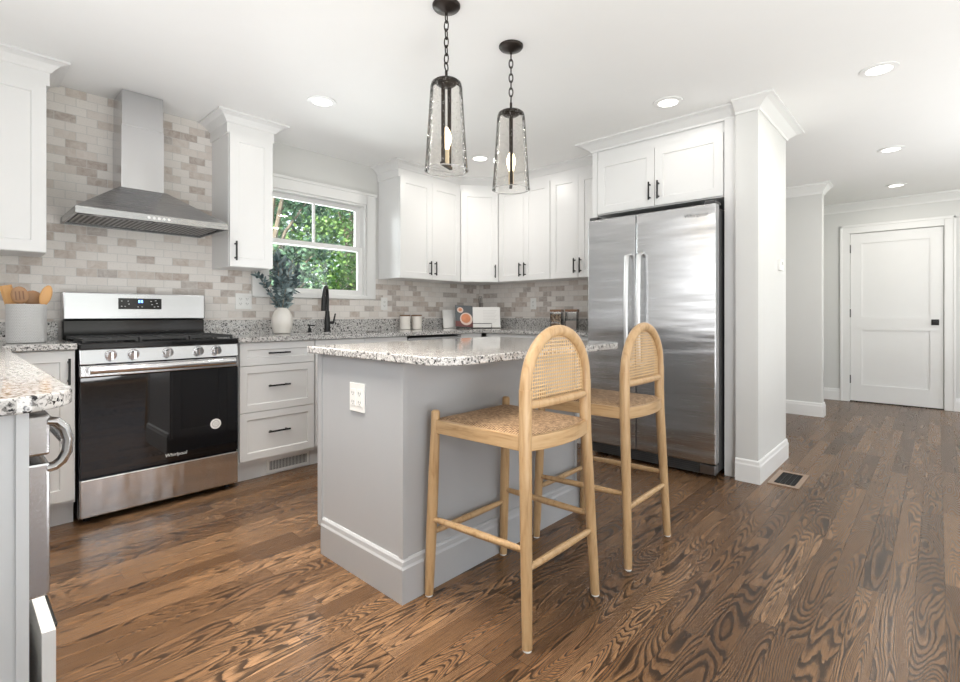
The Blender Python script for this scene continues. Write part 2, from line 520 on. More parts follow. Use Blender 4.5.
class MB:
    def __init__(s):
        s.v = []
        s.f = []

    def add(s, vs, fs):
        k = len(s.v)
        s.v += [tuple(p) for p in vs]
        s.f += [tuple(i + k for i in f) for f in fs]
        return s

    def box(s, x0, x1, y0, y1, z0, z1):
        x0, x1 = min(x0, x1), max(x0, x1)
        y0, y1 = min(y0, y1), max(y0, y1)
        z0, z1 = min(z0, z1), max(z0, z1)
        return s.add([(x0, y0, z0), (x1, y0, z0), (x1, y1, z0), (x0, y1, z0), (x0, y0, z1), (x1, y0, z1), (x1, y1, z1), (x0, y1, z1)],
                     [(0, 3, 2, 1), (4, 5, 6, 7), (0, 1, 5, 4), (1, 2, 6, 5), (2, 3, 7, 6), (3, 0, 4, 7)])

    def prism(s, pts, z0, z1):
        n = len(pts)
        return s.add([(x, y, z0) for x, y in pts] + [(x, y, z1) for x, y in pts],
                     [tuple(range(n - 1, -1, -1)), tuple(range(n, 2 * n))] + [(i, (i + 1) % n, n + (i + 1) % n, n + i) for i in range(n)])

    def hexa(s, lo, hi):
        return s.add(list(lo) + list(hi), [(3, 2, 1, 0), (4, 5, 6, 7), (0, 1, 5, 4), (1, 2, 6, 5), (2, 3, 7, 6), (3, 0, 4, 7)])

    def tube(s, path, rad, seg=12, closed=False, cap=True, flat=1.0):
        P = [Vector(p) for p in path]
        n = len(P)
        rads = rad if isinstance(rad, (list, tuple)) else [rad] * n
        tang = []
        for i in range(n):
            a = P[(i - 1) % n] if (closed or i > 0) else P[i]
            b = P[(i + 1) % n] if (closed or i < n - 1) else P[i]
            tang.append((b - a).normalized())
        up = Vector((0, 0, 1)) if abs(tang[0].z) < 0.9 else Vector((0, 1, 0))
        nrm = (up - tang[0] * up.dot(tang[0])).normalized()
        vs, fs = [], []
        for i in range(n):
            nrm = (nrm - tang[i] * nrm.dot(tang[i])).normalized()
            bi = tang[i].cross(nrm)
            for k in range(seg):
                a = 2 * PI * k / seg
                vs.append(P[i] + nrm * (math.cos(a) * rads[i]) + bi * (math.sin(a) * rads[i] * flat))
        m = n if closed else n - 1
        for i in range(m):
            j = (i + 1) % n
            for k in range(seg):
                l = (k + 1) % seg
                fs.append((i * seg + k, j * seg + k, j * seg + l, i * seg + l))
        if cap and not closed:
            fs.append(tuple(range(seg)))
            fs.append(tuple((n - 1) * seg + k for k in range(seg - 1, -1, -1)))
        return s.add(vs, fs)

    def lathe(s, prof, c=(0, 0, 0), seg=32):
        vs, fs = [], []
        for r, z in prof:
            for k in range(seg):
                a = 2 * PI * k / seg
                vs.append((c[0] + r * math.cos(a), c[1] + r * math.sin(a), c[2] + z))
        for i in range(len(prof) - 1):
            for k in range(seg):
                l = (k + 1) % seg
                fs.append((i * seg + k, i * seg + l, (i + 1) * seg + l, (i + 1) * seg + k))
        if prof[0][0] > 1e-6:
            fs.append(tuple(range(seg - 1, -1, -1)))
        if prof[-1][0] > 1e-6:
            fs.append(tuple((len(prof) - 1) * seg + k for k in range(seg)))
        return s.add(vs, fs)

    def sweep(s, prof, path, cap=True):
        """profile (out, z) along a 2-D polyline; 'out' is to the right of travel"""
        P = [Vector(p) for p in path]
        n = len(P)
        vs, fs = [], []
        for i in range(n):
            d0 = (P[i] - P[i - 1]).normalized() if i else None
            d1 = (P[i + 1] - P[i]).normalized() if i < n - 1 else None
            if d0 is None:
                mv = Vector((d1.y, -d1.x))
            elif d1 is None:
                mv = Vector((d0.y, -d0.x))
            else:
                n0 = Vector((d0.y, -d0.x))
                n1 = Vector((d1.y, -d1.x))
                mv = (n0 + n1)
                mv = mv / (1 + n0.dot(n1))
            for o, z in prof:
                vs.append((P[i].x + mv.x * o, P[i].y + mv.y * o, z))
        k = len(prof)
        for i in range(n - 1):
            for j in range(k):
                l = (j + 1) % k
                fs.append((i * k + j, (i + 1) * k + j, (i + 1) * k + l, i * k + l))
        if cap:
            fs.append(tuple(range(k)))
            fs.append(tuple((n - 1) * k + j for j in range(k - 1, -1, -1)))
        return s.add(vs, fs)

    def shaker(s, x0, x1, z0, z1, yf, th=0.02, rail=0.058, rec=0.008, sl=0.004):
        def loop(i, y):
            return [(x0 + i, y, z0 + i), (x1 - i, y, z0 + i), (x1 - i, y, z1 - i), (x0 + i, y, z1 - i)]
        vs = loop(0, yf + th) + loop(0, yf) + loop(rail, yf) + loop(rail + sl, yf + rec)
        fs = [(3, 2, 1, 0)][::-1]
        for r in range(3):
            for k in range(4):
                l = (k + 1) % 4
                fs.append((r * 4 + k, r * 4 + l, r * 4 + 4 + l, r * 4 + 4 + k))
        fs.append((12, 13, 14, 15))
        return s.add(vs, fs)

    def ball(s, c, rx, ry, rz, seg=14, rings=9):
        vs, fs = [], []
        for i in range(rings + 1):
            th = PI * i / rings
            for k in range(seg):
                a = 2 * PI * k / seg
                vs.append((c[0] + rx * math.sin(th) * math.cos(a), c[1] + ry * math.sin(th) * math.sin(a), c[2] - rz * math.cos(th)))
        for i in range(rings):
            for k in range(seg):
                l = (k + 1) % seg
                fs.append((i * seg + k, i * seg + l, (i + 1) * seg + l, (i + 1) * seg + k))
        return s.add(vs, fs)

    def build(s, name, mat, parent=None, smooth=False, bevel=0.0, fix=True):
        me = bpy.data.meshes.new(name)
        me.from_pydata(s.v, [], s.f)
        bm = bmesh.new()
        bm.from_mesh(me)
        bmesh.ops.remove_doubles(bm, verts=bm.verts, dist=1e-6)
        if fix:
            bmesh.ops.recalc_face_normals(bm, faces=bm.faces)
        bm.to_mesh(me)
        bm.free()
        me.materials.append(mat if not isinstance(mat, str) else M[mat])
        if smooth:
            me.polygons.foreach_set('use_smooth', [True] * len(me.polygons))
            try:
                me.set_sharp_from_angle(angle=R(40))
            except Exception:
                pass
        o = bpy.data.objects.new(name, me)
        COL.objects.link(o)
        if parent is not None:
            o.parent = parent
        if bevel:
            b = o.modifiers.new('bevel', 'BEVEL')
            b.width = bevel
            b.segments = 2
            b.limit_method = 'ANGLE'
            b.angle_limit = R(50)
        return o


def tag(o, label=None, cat=None, group=None, kind=None):
    if label:
        o['label'] = label
    if cat:
        o['category'] = cat
    if group:
        o['group'] = group
    if kind:
        o['kind'] = kind
    return o


def thing(name, label, cat, loc=(0, 0, 0), rz=0.0, group=None):
    o = bpy.data.objects.new(name, None)
    o.empty_display_size = 0.05
    o.location = loc
    o.rotation_euler = (0, 0, rz)
    COL.objects.link(o)
    return tag(o, label, cat, group)


def dup(root, loc, rz, label):
    r = root.copy()
    COL.objects.link(r)
    r.location = loc
    r.rotation_euler = (0, 0, rz)
    if label:
        r['label'] = label
    for ch in list(root.children):
        c = ch.copy()
        COL.objects.link(c)
        c.parent = r
        for g in ch.children:
            d = g.copy()
            COL.objects.link(d)
            d.parent = c
    return r


def struct(name, mb, mat, parent=None, label=None, cat=None, **kw):
    o = mb.build(name, mat, parent, **kw)
    if parent is None:
        tag(o, label, cat, None, 'structure')
    return o


# ------------------------------------------------------------------ setting
H = 2.405
YA = 3.80      # range wall
XB = 4.09      # refrigerator wall
XL = -0.48     # left wall
XD = 7.47      # hall door wall
YR = -3.5      # rear wall
WX0, WX1, WZ0, WZ1 = 1.655, 2.585, 1.222, 2.05   # window opening

struct('floor', MB().box(XL - .1, XD + .12, YR - .1, YA + .12, -0.08, 0), 'floor', label='dark stained oak plank floor', cat='floor')
struct('ceiling', MB().box(XL - .1, XD + .12, YR - .1, YA + .12, H, H + 0.1), 'ceiling', label='plain white painted ceiling', cat='ceiling')
wb = MB()
wb.box(XL, WX0, YA, YA + .12, 0, H).box(WX1, XB, YA, YA + .12, 0, H).box(WX0, WX1, YA, YA + .12, 0, WZ0).box(WX0, WX1, YA, YA + .12, WZ1, H)
wall_back = struct('wall_back', wb, 'wall', label='light grey wall with the stove and the window', cat='wall')
T = 0.008
bt = MB()
bt.box(XL, 1.56, YA - T, YA, 0.90, H).box(1.56, 2.68, YA - T, YA, 0.90, 1.19).box(2.68, XB - T, YA - T, YA, 0.90, 1.385)
o = bt.build('backsplash_tiles', 'tile_x', wall_back)
tag(o, 'cream and taupe stone brick tiles')
wall_fridge = struct('wall_refrigerator', MB().box(XB, XB + .11, .96, YA + .12, 0, H), 'wall', label='wall behind the refrigerator and corner cabinets', cat='wall')
MB().box(XB - T, XB, 1.98, YA - T, 0.90, 1.385).build('backsplash_tiles', 'tile_y', wall_fridge)
struct('wall_left', MB().box(XL - .1, XL, YR, YA + .12, 0, H), 'wall', label='left wall behind the short counter run', cat='wall')
PX0, PX1, PY0, PY1 = 3.44, 4.205, 0.822, 0.952
struct('wall_stub', MB().box(PX0, PX1, PY0, PY1, 0, H), 'wall', label='light grey wall end beside the refrigerator', cat='wall')
struct('wall_hall', MB().box(6.12, 6.24, .875, YA, 0, H), 'wall', label='light grey wall end halfway down the hall', cat='wall')
struct('wall_hall_back', MB().box(XB + .11, 6.12, 2.3, 2.4, 0, H), 'wall', label='rear wall of the side hall', cat='wall')
DY0, DY1, DZ = -0.05, 0.785, 2.035
wd = MB().box(XD, XD + .12, YR, DY0, 0, H).box(XD, XD + .12, DY1, YA, 0, H).box(XD, XD + .12, DY0, DY1, DZ, H)
struct('wall_door', wd, 'wall', label='light grey far wall with the white door', cat='wall')
wr = MB().box(XL, -.1, YR - .1, YR, 0, H).box(2.5, 3.7, YR - .1, YR, 0, H).box(6.3, XD, YR - .1, YR, 0, H)
wr.box(-.1, 2.5, YR - .1, YR, 0, .6).box(-.1, 2.5, YR - .1, YR, 2.3, H).box(3.7, 6.3, YR - .1, YR, 0, .6).box(3.7, 6.3, YR - .1, YR, 2.3, H)
struct('wall_rear', wr, 'wall', label='wall behind the viewer with two large windows', cat='wall')
struct('ground', MB().box(-30, 40, -30, 40, -0.7, -0.6), 'lawn', label='lawn outside the house', cat='ground')

# mouldings
CROWN = [(0, 2.275), (.012, 2.275), (.012, 2.343), (.020, 2.347), (.028, 2.358), (.050, 2.380), (.074, 2.390), (.088, 2.392), (.088, 2.4045), (0, 2.4045)]
CROWN_LOW = [(0, 2.335), (.010, 2.335), (.014, 2.348), (.030, 2.360), (.060, 2.382), (.085, 2.390), (.100, 2.392), (.100, 2.4045), (0, 2.4045)]
BASE = [(0, 0), (.015, 0), (.015, .108), (.011, .118), (.009, .135), (.005, .142), (0, .142)]
SMALLC = [(0, 2.30), (.008, 2.30), (.012, 2.318), (.03, 2.34), (.055, 2.378), (.07, 2.384), (.07, 2.4045), (0, 2.4045)]
# travel direction keeps the room on the right hand side
struct('trim_crown_stub', MB().sweep(CROWN_LOW, [(PX0, PY1 + .0), (PX0, PY0), (PX1, PY0), (PX1, 1.1)]), 'trim', label='white crown moulding around the wall end beside the refrigerator', cat='crown moulding')
struct('baseboard_stub', MB().sweep(BASE, [(PX0, PY1), (PX0, PY0), (PX1, PY0), (PX1, 1.1)]), 'trim', label='white baseboard around the wall end beside the refrigerator', cat='baseboard')
struct('baseboard_hall', MB().sweep(BASE, [(6.12, 2.3), (6.12, .875), (6.24, .875), (6.24, 2.3)]), 'trim', label='white baseboard of the wall end down the hall', cat='baseboard')
struct('trim_crown_hall', MB().sweep(SMALLC, [(6.12, 2.3), (6.12, .875), (6.24, .875), (6.24, 2.3)]), 'trim', label='white crown moulding of the wall end down the hall', cat='crown moulding')
CW = .092
struct('baseboard_door', MB().sweep(BASE, [(XD, YA), (XD, DY1 + CW)]).sweep(BASE, [(XD, DY0 - CW), (XD, YR)]), 'trim', label='white baseboard beside the white door', cat='baseboard')
struct('trim_crown_door', MB().sweep(SMALLC, [(XD, YA), (XD, YR)]), 'trim', label='white crown moulding above the white door', cat='crown moulding')

# window
win = tag(bpy.data.objects.new('window_1', None), 'white framed sash window above the sink', 'window', None, 'structure')
win.location = (2.12, YA, WZ0)
COL.objects.link(win)


def winpart(name, mb, mat, **kw):
    mb.v = [(x - 2.12, y - YA, z - WZ0) for x, y, z in mb.v]
    return mb.build(name, mat, win, **kw)


c = MB()
yo = YA - .02
c.box(1.565, 1.66, yo, YA + .0, 1.192, 2.143).box(2.58, 2.675, yo, YA, 1.192, 2.143).box(1.66, 2.58, yo, YA, 2.045, 2.143).box(1.66, 2.58, yo, YA, 1.192, 1.226)
c.box(1.555, 2.685, yo - .012, YA, 2.128, 2.15)
winpart('casing', c, 'trim', bevel=.003)
j = MB()
j.box(WX0, WX0 + .02, YA, YA + .12, WZ0, WZ1).box(WX1 - .02, WX1, YA, YA + .12, WZ0, WZ1).box(WX0 + .02, WX1 - .02, YA, YA + .12, WZ1 - .02, WZ1)
j.box(WX0 + .02, WX1 - .02, YA - .0, YA + .12, WZ0, WZ0 + .010)
winpart('jamb', j, 'trim')


def sash(name, y0, y1, z0, z1, top, bot, muntin):
    a, b = WX0 + .02, WX1 - .02
    s = MB().box(a, a + .042, y0, y1, z0, z1).box(b - .042, b, y0, y1, z0, z1).box(a + .042, b - .042, y0, y1, z0, z0 + bot).box(a + .042, b - .042, y0, y1, z1 - top, z1)
    if muntin:
        s.box(2.111, 2.129, y0 + .004, y1 - .004, z0 + bot, z1 - top)
    r = winpart(name, s, 'trim', bevel=.002)
    ym = (y0 + y1) / 2
    g = MB().box(a + .036, b - .036, ym - .002, ym + .002, z0 + bot - .006, z1 - top + .006)
    g.v = [(x - 2.12, y - YA, z - WZ0) for x, y, z in g.v]
    g.build('pane', 'pane', r)


sash('upper_sash', YA + .075, YA + .105, 1.622, WZ1 - .02, .035, .04, True)
sash('lower_sash', YA + .035, YA + .065, WZ0 + .010, 1.66, .036, .04, False)

# hall door
dr = tag(bpy.data.objects.new('door_1', None), 'white two panel door at the end of the hall', 'door', None, 'structure')
dr.location = (XD, 0.3675, 0)
dr.rotation_euler = (0, 0, -PI / 2)
COL.objects.link(dr)
hw = (DY1 - DY0) / 2 - .004
d = MB()
d.box(-hw, -hw + .11, .01, .05, .012, DZ - .004).box(hw - .11, hw, .01, .05, .012, DZ - .004)
d.box(-hw + .11, hw - .11, .01, .05, .012, .21).box(-hw + .11, hw - .11, .01, .05, .87, 1.03).box(-hw + .11, hw - .11, .01, .05, DZ - .125, DZ - .004)
d.box(-hw + .11, hw - .11, .022, .038, .21, .87).box(-hw + .11, hw - .11, .022, .038, 1.03, DZ - .125)
leafo = d.build('door_leaf', 'trim', dr)
for z in (.22, 1.02, 1.80):
    MB().box(-hw - .009, -hw + .004, -.001, .012, z, z + .1).build('hinge', 'black', leafo)
h = MB().box(hw - .10, hw - .035, .002, .01, .935, 1.0)
h.box(hw - .085, hw - .05, -.045, .002, .955, .98)
h.build('handle', 'black', leafo, bevel=.002)
MB().box(hw + .005, hw + .015, -.006, .012, .94, .995).build('strike_plate', 'black', dr)
MB().box(-hw - .004, hw + .004, .012, .10, 0, .010).box(-hw - .004, hw + .004, .055, .12, .010, DZ).build('light_stop', 'dark', dr)  # sill strip and tall sheet added behind the leaf to stop outdoor light
cs = MB()
e = hw + .006
cs.box(-e - CW, -e, -.018, 0, 0, DZ + CW).box(e, e + CW, -.018, 0, 0, DZ + CW).box(-e, e, -.018, 0, DZ, DZ + CW)
cs.box(-e - CW, -e - CW + .02, -.026, 0, 0, DZ + CW + .006).box(e + CW - .02, e + CW, -.026, 0, 0, DZ + CW + .006).box(-e - CW, e + CW, -.026, 0, DZ + CW - .02, DZ + CW + .006)
cs.build('casing', 'trim', dr, bevel=.003)

# ------------------------------------------------------------------ cabinets


def pull(parent, x, z, yf, L, vert):
    m = MB()
    b = .005
    if vert:
        m.box(x - b, x + b, yf - .034, yf - .024, z - L / 2, z + L / 2)
        for q in (-L * .36, L * .36):
            m.box(x - b, x + b, yf - .026, yf, z + q - b, z + q + b)
    else:
        m.box(x - L / 2, x + L / 2, yf - .034, yf - .024, z - b, z + b)
        for q in (-L * .36, L * .36):
            m.box(x + q - b, x + q + b, yf - .026, yf, z - b, z + b)
    return m.build('handle', 'black', parent, bevel=.0015)


def upper(name, label, loc, rz, w, depth, doors, z0=1.38, z1=2.285, crown=None, group='white wall cabinets', hz=1.485):
    """local x along the width from the front left corner, front at y = 0, back at y = depth; doors = list of (x0, x1, handle x or None)"""
    t = thing(name, label, 'cabinet', loc, rz, group)
    MB().box(0, w, .021, depth, z0, 2.33 if crown is None else 2.33).build('body', 'cabinet', t)
    for x0, x1, hx in doors:
        dd = MB().shaker(x0, x1, z0 + .002, z1, 0).build('door', 'cabinet', t)
        if hx is not None:
            pull(dd, hx, hz, 0, .13, True)
    if crown:
        MB().sweep(CROWN, crown).build('crown_moulding', 'cabinet', t)
    return t


UY = 3.47
UD = YA - T - UY - .001
upper('wall_cabinet', 'white wall cabinet at the far left, above the utensil crock', (-.14, UY, 0), 0, .503, UD,
      [(.003, .5, None)], z0=1.385, crown=[(-.2, .02), (.503, .02), (.503, UD)])
upper('wall_cabinet', 'narrow white wall cabinet between the range hood and the window', (1.285, UY, 0), 0, .295, UD,
      [(.003, .292, .035)], crown=[(0, UD), (0, .02), (.295, .02), (.295, UD)])
P0 = (2.712, UY)
P1 = (3.462, UY)
P2 = (3.757, 3.23)
UDB = XB - T - P2[0] - .001
upper('wall_cabinet', 'white double wall cabinet directly right of the window', (P0[0], UY, 0), 0, P1[0] - P0[0] - .001, UD,
      [(.003, .374, .344), (.377, .747, .407)])
# diagonal corner cabinet
L12 = math.hypot(P2[0] - P1[0], P2[1] - P1[1])
a12 = math.atan2(P2[1] - P1[1], P2[0] - P1[0])
t = thing('wall_cabinet', 'single door white wall cabinet set diagonally in the corner', 'cabinet', (P1[0], P1[1], 0), a12, 'white wall cabinets')
inv = Matrix.Rotation(-a12, 2)
nrm = Vector((-math.sin(a12), math.cos(a12))) * .021


def loc12(x, y):
    v = inv @ Vector((x - P1[0], y - P1[1]))
    return (v.x, v.y)


MB().prism([loc12(P1[0] + .003, UY + .03), loc12(P2[0] + nrm.x * .6, P2[1] + .012), loc12(XB - T - .001, P2[1] + .003), loc12(XB - T - .001, YA - T - .001), loc12(P1[0] + .003, YA - T - .001)], 1.38, 2.33).build('body', 'cabinet', t)
dd = MB().shaker(.004, L12 - .004, 1.382, 2.285, 0).build('door', 'cabinet', t)
pull(dd, L12 - .035, 1.485, 0, .13, True)
upper('wall_cabinet', 'white double wall cabinet between the diagonal corner cabinet and the one by the refrigerator', (P2[0], P2[1] - .001, 0), -PI / 2, .622, UDB,
      [(.003, .310, .282), (.313, .619, .341)])
upper('wall_cabinet', 'white double wall cabinet right beside the refrigerator enclosure', (P2[0], 2.606, 0), -PI / 2, .590, UDB,
      [(.003, .294, .266), (.297, .587, .325)])
struct('trim_crown_cabinets', MB().sweep(CROWN, [(P0[0], YA - T), (P0[0], UY + .02), (P1[0] + .007, UY + .02), (P2[0] + .02, P2[1] + .007), (P2[0] + .02, 2.02)]), 'cabinet',
       label='white crown moulding over the corner wall cabinets', cat='crown moulding')

# cabinet over the refrigerator with its tall end panels
FX = 3.475
t = thing('wall_cabinet', 'deep white double cabinet above the refrigerator', 'cabinet', (FX, 2.012, 0), -PI / 2, None)
FDp = XB - FX - .001
wF = 2.012 - 1.032
MB().box(0.045, wF, .021, FDp, 1.835, 2.345).build('body', 'cabinet', t)
for x0, x1, hx in ((.052, wF / 2 + .018, wF / 2 - .012), (wF / 2 + .022, wF - .006, wF / 2 + .052)):
    dd = MB().shaker(x0, x1, 1.842, 2.262, 0).build('door', 'cabinet', t)
    pull(dd, hx, 1.95, 0, .13, True)
MB().box(0, .043, .012, FDp, 0, 2.345).build('end_panel', 'cabinet', t)
MB().box(wF + .002, wF + .078, .004, FDp, 0, 2.345).build('end_panel', 'cabinet', t)
MB().sweep(CROWN_LOW, [(0, .3), (0, .012), (wF + .078, .012)]).build('crown_moulding', 'cabinet', t)

BY = 3.165   # door plane of the base cabinets on the range wall
BD = YA - BY - .01


def base(name, label, loc, rz, w, depth, fronts, group='white base cabinets', toe=True):
    """fronts: (kind, x0, x1, z0, z1, handle(x, z, L, vertical) or None)"""
    t = thing(name, label, 'cabinet', loc, rz, group)
    MB().box(0, w, .021, depth, .115, .882).build('body', 'cabinet', t)
    if toe:
        MB().box(0, w, .075, depth, 0, .115).build('toe_kick', 'cabinet', t)
    for kind, x0, x1, z0, z1, hd in fronts:
        m = MB().shaker(x0, x1, z0, z1, 0, rail=.045 if kind == 'drawer' else .055)
        dd = m.build(kind, 'cabinet', t)
        if hd:
            pull(dd, hd[0], hd[1], 0, hd[2], hd[3])
    return t


base('base_cabinet', 'narrow white base cabinet left of the stove', (.19, BY, 0), 0, .25, BD, [('door', .004, .246, .135, .878, (.222, .775, .13, True))])
t = base('drawer_cabinet', 'white base cabinet of three drawers right of the stove', (1.228, BY, 0), 0, .505, BD,
         [('drawer', .004, .501, .735, .879, (.245, .81, .145, False)), ('drawer', .004, .501, .442, .731, (.245, .6, .145, False)), ('drawer', .004, .501, .14, .438, (.245, .305, .145, False))])
g = MB().box(.20, .50, .066, .0748, .012, .105)
gv = g.build('floor_grille', 'plastic', t)
sl = MB()
for i in range(26):
    x = .22 + i * .0101
    sl.box(x, x + .0055, .0645, .0665, .03, .088)
sl.build('slot', 'slot', gv)
sb = base('base_cabinet', 'white sink base cabinet under the window', (1.736, BY, 0), 0, .812, BD, [('door', .004, .404, .14, .878, (.375, .775, .13, True)), ('door', .408, .808, .14, .878, (.437, .775, .13, True))])
for ch in list(sb.children):
    if ch.name.startswith('body'):
        bpy.data.objects.remove(ch)
MB().box(0, .812, .021, BD, .115, .68).box(0, .018, .021, BD, .68, .882).box(.794, .812, .021, BD, .68, .882).box(.018, .794, .021, .036, .68, .882).build('body', 'cabinet', sb)
# dishwasher
t = thing('dishwasher', 'stainless dishwasher under the counter right of the sink cabinet', 'dishwasher', (2.552, BY, 0), 0)
MB().box(0, .6, .03, .6, .1, .868).build('tub', 'gasket', t)
d_ = MB().box(.004, .596, 0, .03, .12, .862).build('door', 'steel_x', t, bevel=.003)
MB().tube([(.04, 0, .80), (.04, -.04, .80), (.3, -.045, .80), (.56, -.04, .80), (.56, 0, .80)], .009).build('handle', 'steel_x', d_, smooth=True)
MB().box(.004, .596, .06, .1, 0, .1).build('kick_plate', 'gasket', t)
base('base_cabinet', 'white base cabinet in the corner under the cookbook', (3.158, BY, 0), 0, .286, BD, [('door', .004, .28, .14, .878, None)])
FB = 3.475
base('base_cabinet', 'white base cabinet between the corner and the refrigerator', (3.445, 3.13, 0), -PI / 2, 1.11, XB - 3.445 - .01,
     [('door', .03, .56, .14, .878, None), ('door', .565, 1.105, .14, .878, None)])

# left run
LX = .122
t = thing('base_cabinet', 'pale base cabinet at the left edge holding the stainless appliance with the curved handle', 'cabinet', (LX, 1.235, 0), PI / 2, 'white base cabinets')
MB().box(.001, .62, .021, .58, .115, .518).build('body', 'cabinet', t)
MB().box(.001, .62, .075, .58, 0, .115).build('toe_kick', 'cabinet', t)
MB().box(-.014, 0, .024, .58, 0, .882).build('end_panel', 'shaded_panel', t)
MB().box(-.020, -.014, .0195, .037, 0, .882).build('stile', 'shaded_panel', t)
MB().box(0.606, .618, .021, .58, .52, .882).build('back_panel', 'cabinet', t)
dd = MB().shaker(-.019, .617, .14, .468, -.018).build('drawer', 'cabinet', t)
MB().box(.03, .50, -.026, -.018, .447, .456).build('handle', 'black', dd, bevel=.002)
base('base_cabinet', 'white base cabinet along the left wall beyond the stainless appliance', (LX, 1.86, 0), PI / 2, 1.29, .58, [('door', .004, .64, .14, .878, None)])

t = thing('built_in_appliance', 'stainless built-in appliance with a curved bar handle under the left worktop', 'appliance', (LX, 1.240, .521), PI / 2)
MB().box(0.003, .60, .024, .5, 0.002, .358).build('body', 'gasket', t)
MB().box(-.004, .588, -.012, .0235, .272, .350).build('control_panel', 'steel_x', t, bevel=.005)
d_ = MB().box(-.004, .588, -.012, .0235, 0.006, .258).build('door', 'steel_x', t, bevel=.005)
hm = MB()
n_ = 12
hp = [(.006, -.008, .335), (.006, -.022, .332), (.006, -.034, .318), (.006, -.040, .296), (.006, -.038, .272), (.006, -.030, .256), (.006, -.020, .248), (.006, -.008, .246)]
pts0 = []
w_h = .02
for k, (x, y, z) in enumerate(hp):
    pts0.append((x, y, z))
MB().tube(pts0, .009, 12, flat=1.5).tube([(.578, y, z) for x, y, z in hp], .009, 12, flat=1.5).tube([(.006, -.038, .292), (.578, -.038, .292)], .010, 12).build('handle', 'steel_x', d_, smooth=True)

# worktops


def slab(name, label, pts, z0, z1, loc=(0, 0, 0)):
    m = MB().prism([(x - loc[0], y - loc[1]) for x, y in pts], z0, z1)
    o = m.build(name, 'granite', None, bevel=.004)
    o.location = (loc[0], loc[1], 0)
    return tag(o, label, 'worktop')


def arc(cx, cy, r, a0, a1, n=8):
    return [(cx + r * math.cos(R(a0 + (a1 - a0) * i / n)), cy + r * math.sin(R(a0 + (a1 - a0) * i / n))) for i in range(n + 1)]


CT0, CT1 = .884, .914
CXL = .172
o = slab('worktop', 'speckled granite worktop at the left with a rounded corner under the utensil crock', [(XL + .002, 1.175)] + arc(CXL - .11, 1.285, .11, -90, 0) + [(CXL, 3.14), (.443, 3.14), (.443, YA - T - .002), (XL + .002, YA - T - .002)], CT0, CT1)
MB().box(XL + .002, .443, YA - T - .022, YA - T - .002, CT1, 1.016).build('upstand', 'granite', o)
m = MB()
SX0, SX1, SY0, SY1 = 1.78, 2.46, 3.24, 3.62
CY = 3.14
XE = XB - T - .002
m.box(1.216, SX0, CY, YA - T - .002, CT0, CT1).box(SX0, SX1, CY, SY0, CT0, CT1).box(SX0, SX1, SY1, YA - T - .002, CT0, CT1).box(SX1, XE, CY, YA - T - .002, CT0, CT1)
m.box(3.42, XE, 2.015, CY, CT0, CT1)
o = tag(m.build('worktop', 'granite'), 'L-shaped speckled granite worktop running from the stove past the sink to the refrigerator', 'worktop')
MB().box(1.216, XE, YA - T - .022, YA - T - .002, CT1, 1.016).box(XE - .02, XE, 2.015, YA - T - .022, CT1, 1.016).build('upstand', 'granite', o)
m = MB()
m.box(SX0 - .012, SX0, SY0 - .012, SY1 + .012, .70, CT0).box(SX1, SX1 + .012, SY0 - .012, SY1 + .012, .70, CT0).box(SX0, SX1, SY0 - .012, SY0, .70, CT0).box(SX0, SX1, SY1, SY1 + .012, .70, CT0).box(SX0 - .012, SX1 + .012, SY0 - .012, SY1 + .012, .69, .70)
tag(m.build('sink', 'steel_x'), 'stainless undermount sink below the window', 'sink')

# ------------------------------------------------------------------ range
RX0, RX1, RY = .449, 1.211, 3.13
rw = RX1 - RX0
t = thing('stove', 'stainless gas range with black oven door under the hood', 'stove', (RX0, RY, 0))
MB().box(.0, rw, .03, .655, .03, .895).build('body', 'black_enamel', t)
for x in (.04, rw - .04):
    for y in (.08, .58):
        MB().tube([(x, y, 0), (x, y, .03)], .015).build('foot', 'black', t)
MB().box(.002, rw - .002, .0, .03, .035, .226).build('warming_drawer', 'steel_drawer', t, bevel=.006)
od = MB().box(.002, rw - .002, 0, .03, .742, .80).build('oven_door', 'steel_x', t, bevel=.004)
gl = MB().box(.002, rw - .002, .0, .03, .236, .741).build('door_glass', 'oven_glass', od, bevel=.003)
hb = MB()
hb.tube([(.035, -.048, .778), (rw - .035, -.048, .778)], .018, 16, flat=.62)
hb.box(.03, .062, -.048, .002, .766, .790).box(rw - .062, rw - .03, -.048, .002, .766, .790)
hb.build('handle', 'chrome', od, smooth=True)
MB().lathe([(0, 0), (.022, 0), (.022, .001)], (0, 0, 0), 28)
st = MB()
n = 28


def disc_y(mb, cx, cz, r, y, r0=0.0, n=28, y1=None):
    vs, fs = [], []
    for k in range(n):
        a = 2 * PI * k / n
        vs.append((cx + r * math.cos(a), y, cz + r * math.sin(a)))
    if r0 <= 0:
        fs.append(tuple(range(n)))
    else:
        for k in range(n):
            a = 2 * PI * k / n
            vs.append((cx + r0 * math.cos(a), y, cz + r0 * math.sin(a)))
        fs = [(k, (k + 1) % n, n + (k + 1) % n, n + k) for k in range(n)]
    mb.add(vs, fs)


disc_y(st, .632, .412, .030, -.0012)
sk = st.build('round_sticker', 'paper', od)
st = MB()
disc_y(st, .632, .412, .021, -.0018, .016)
for q in (-.008, -.003, .003, .008):
    st.box(.620, .644, -.0018, -.0016, .412 + q - .001, .412 + q + .001)
st.build('sticker_print', 'ink', sk)


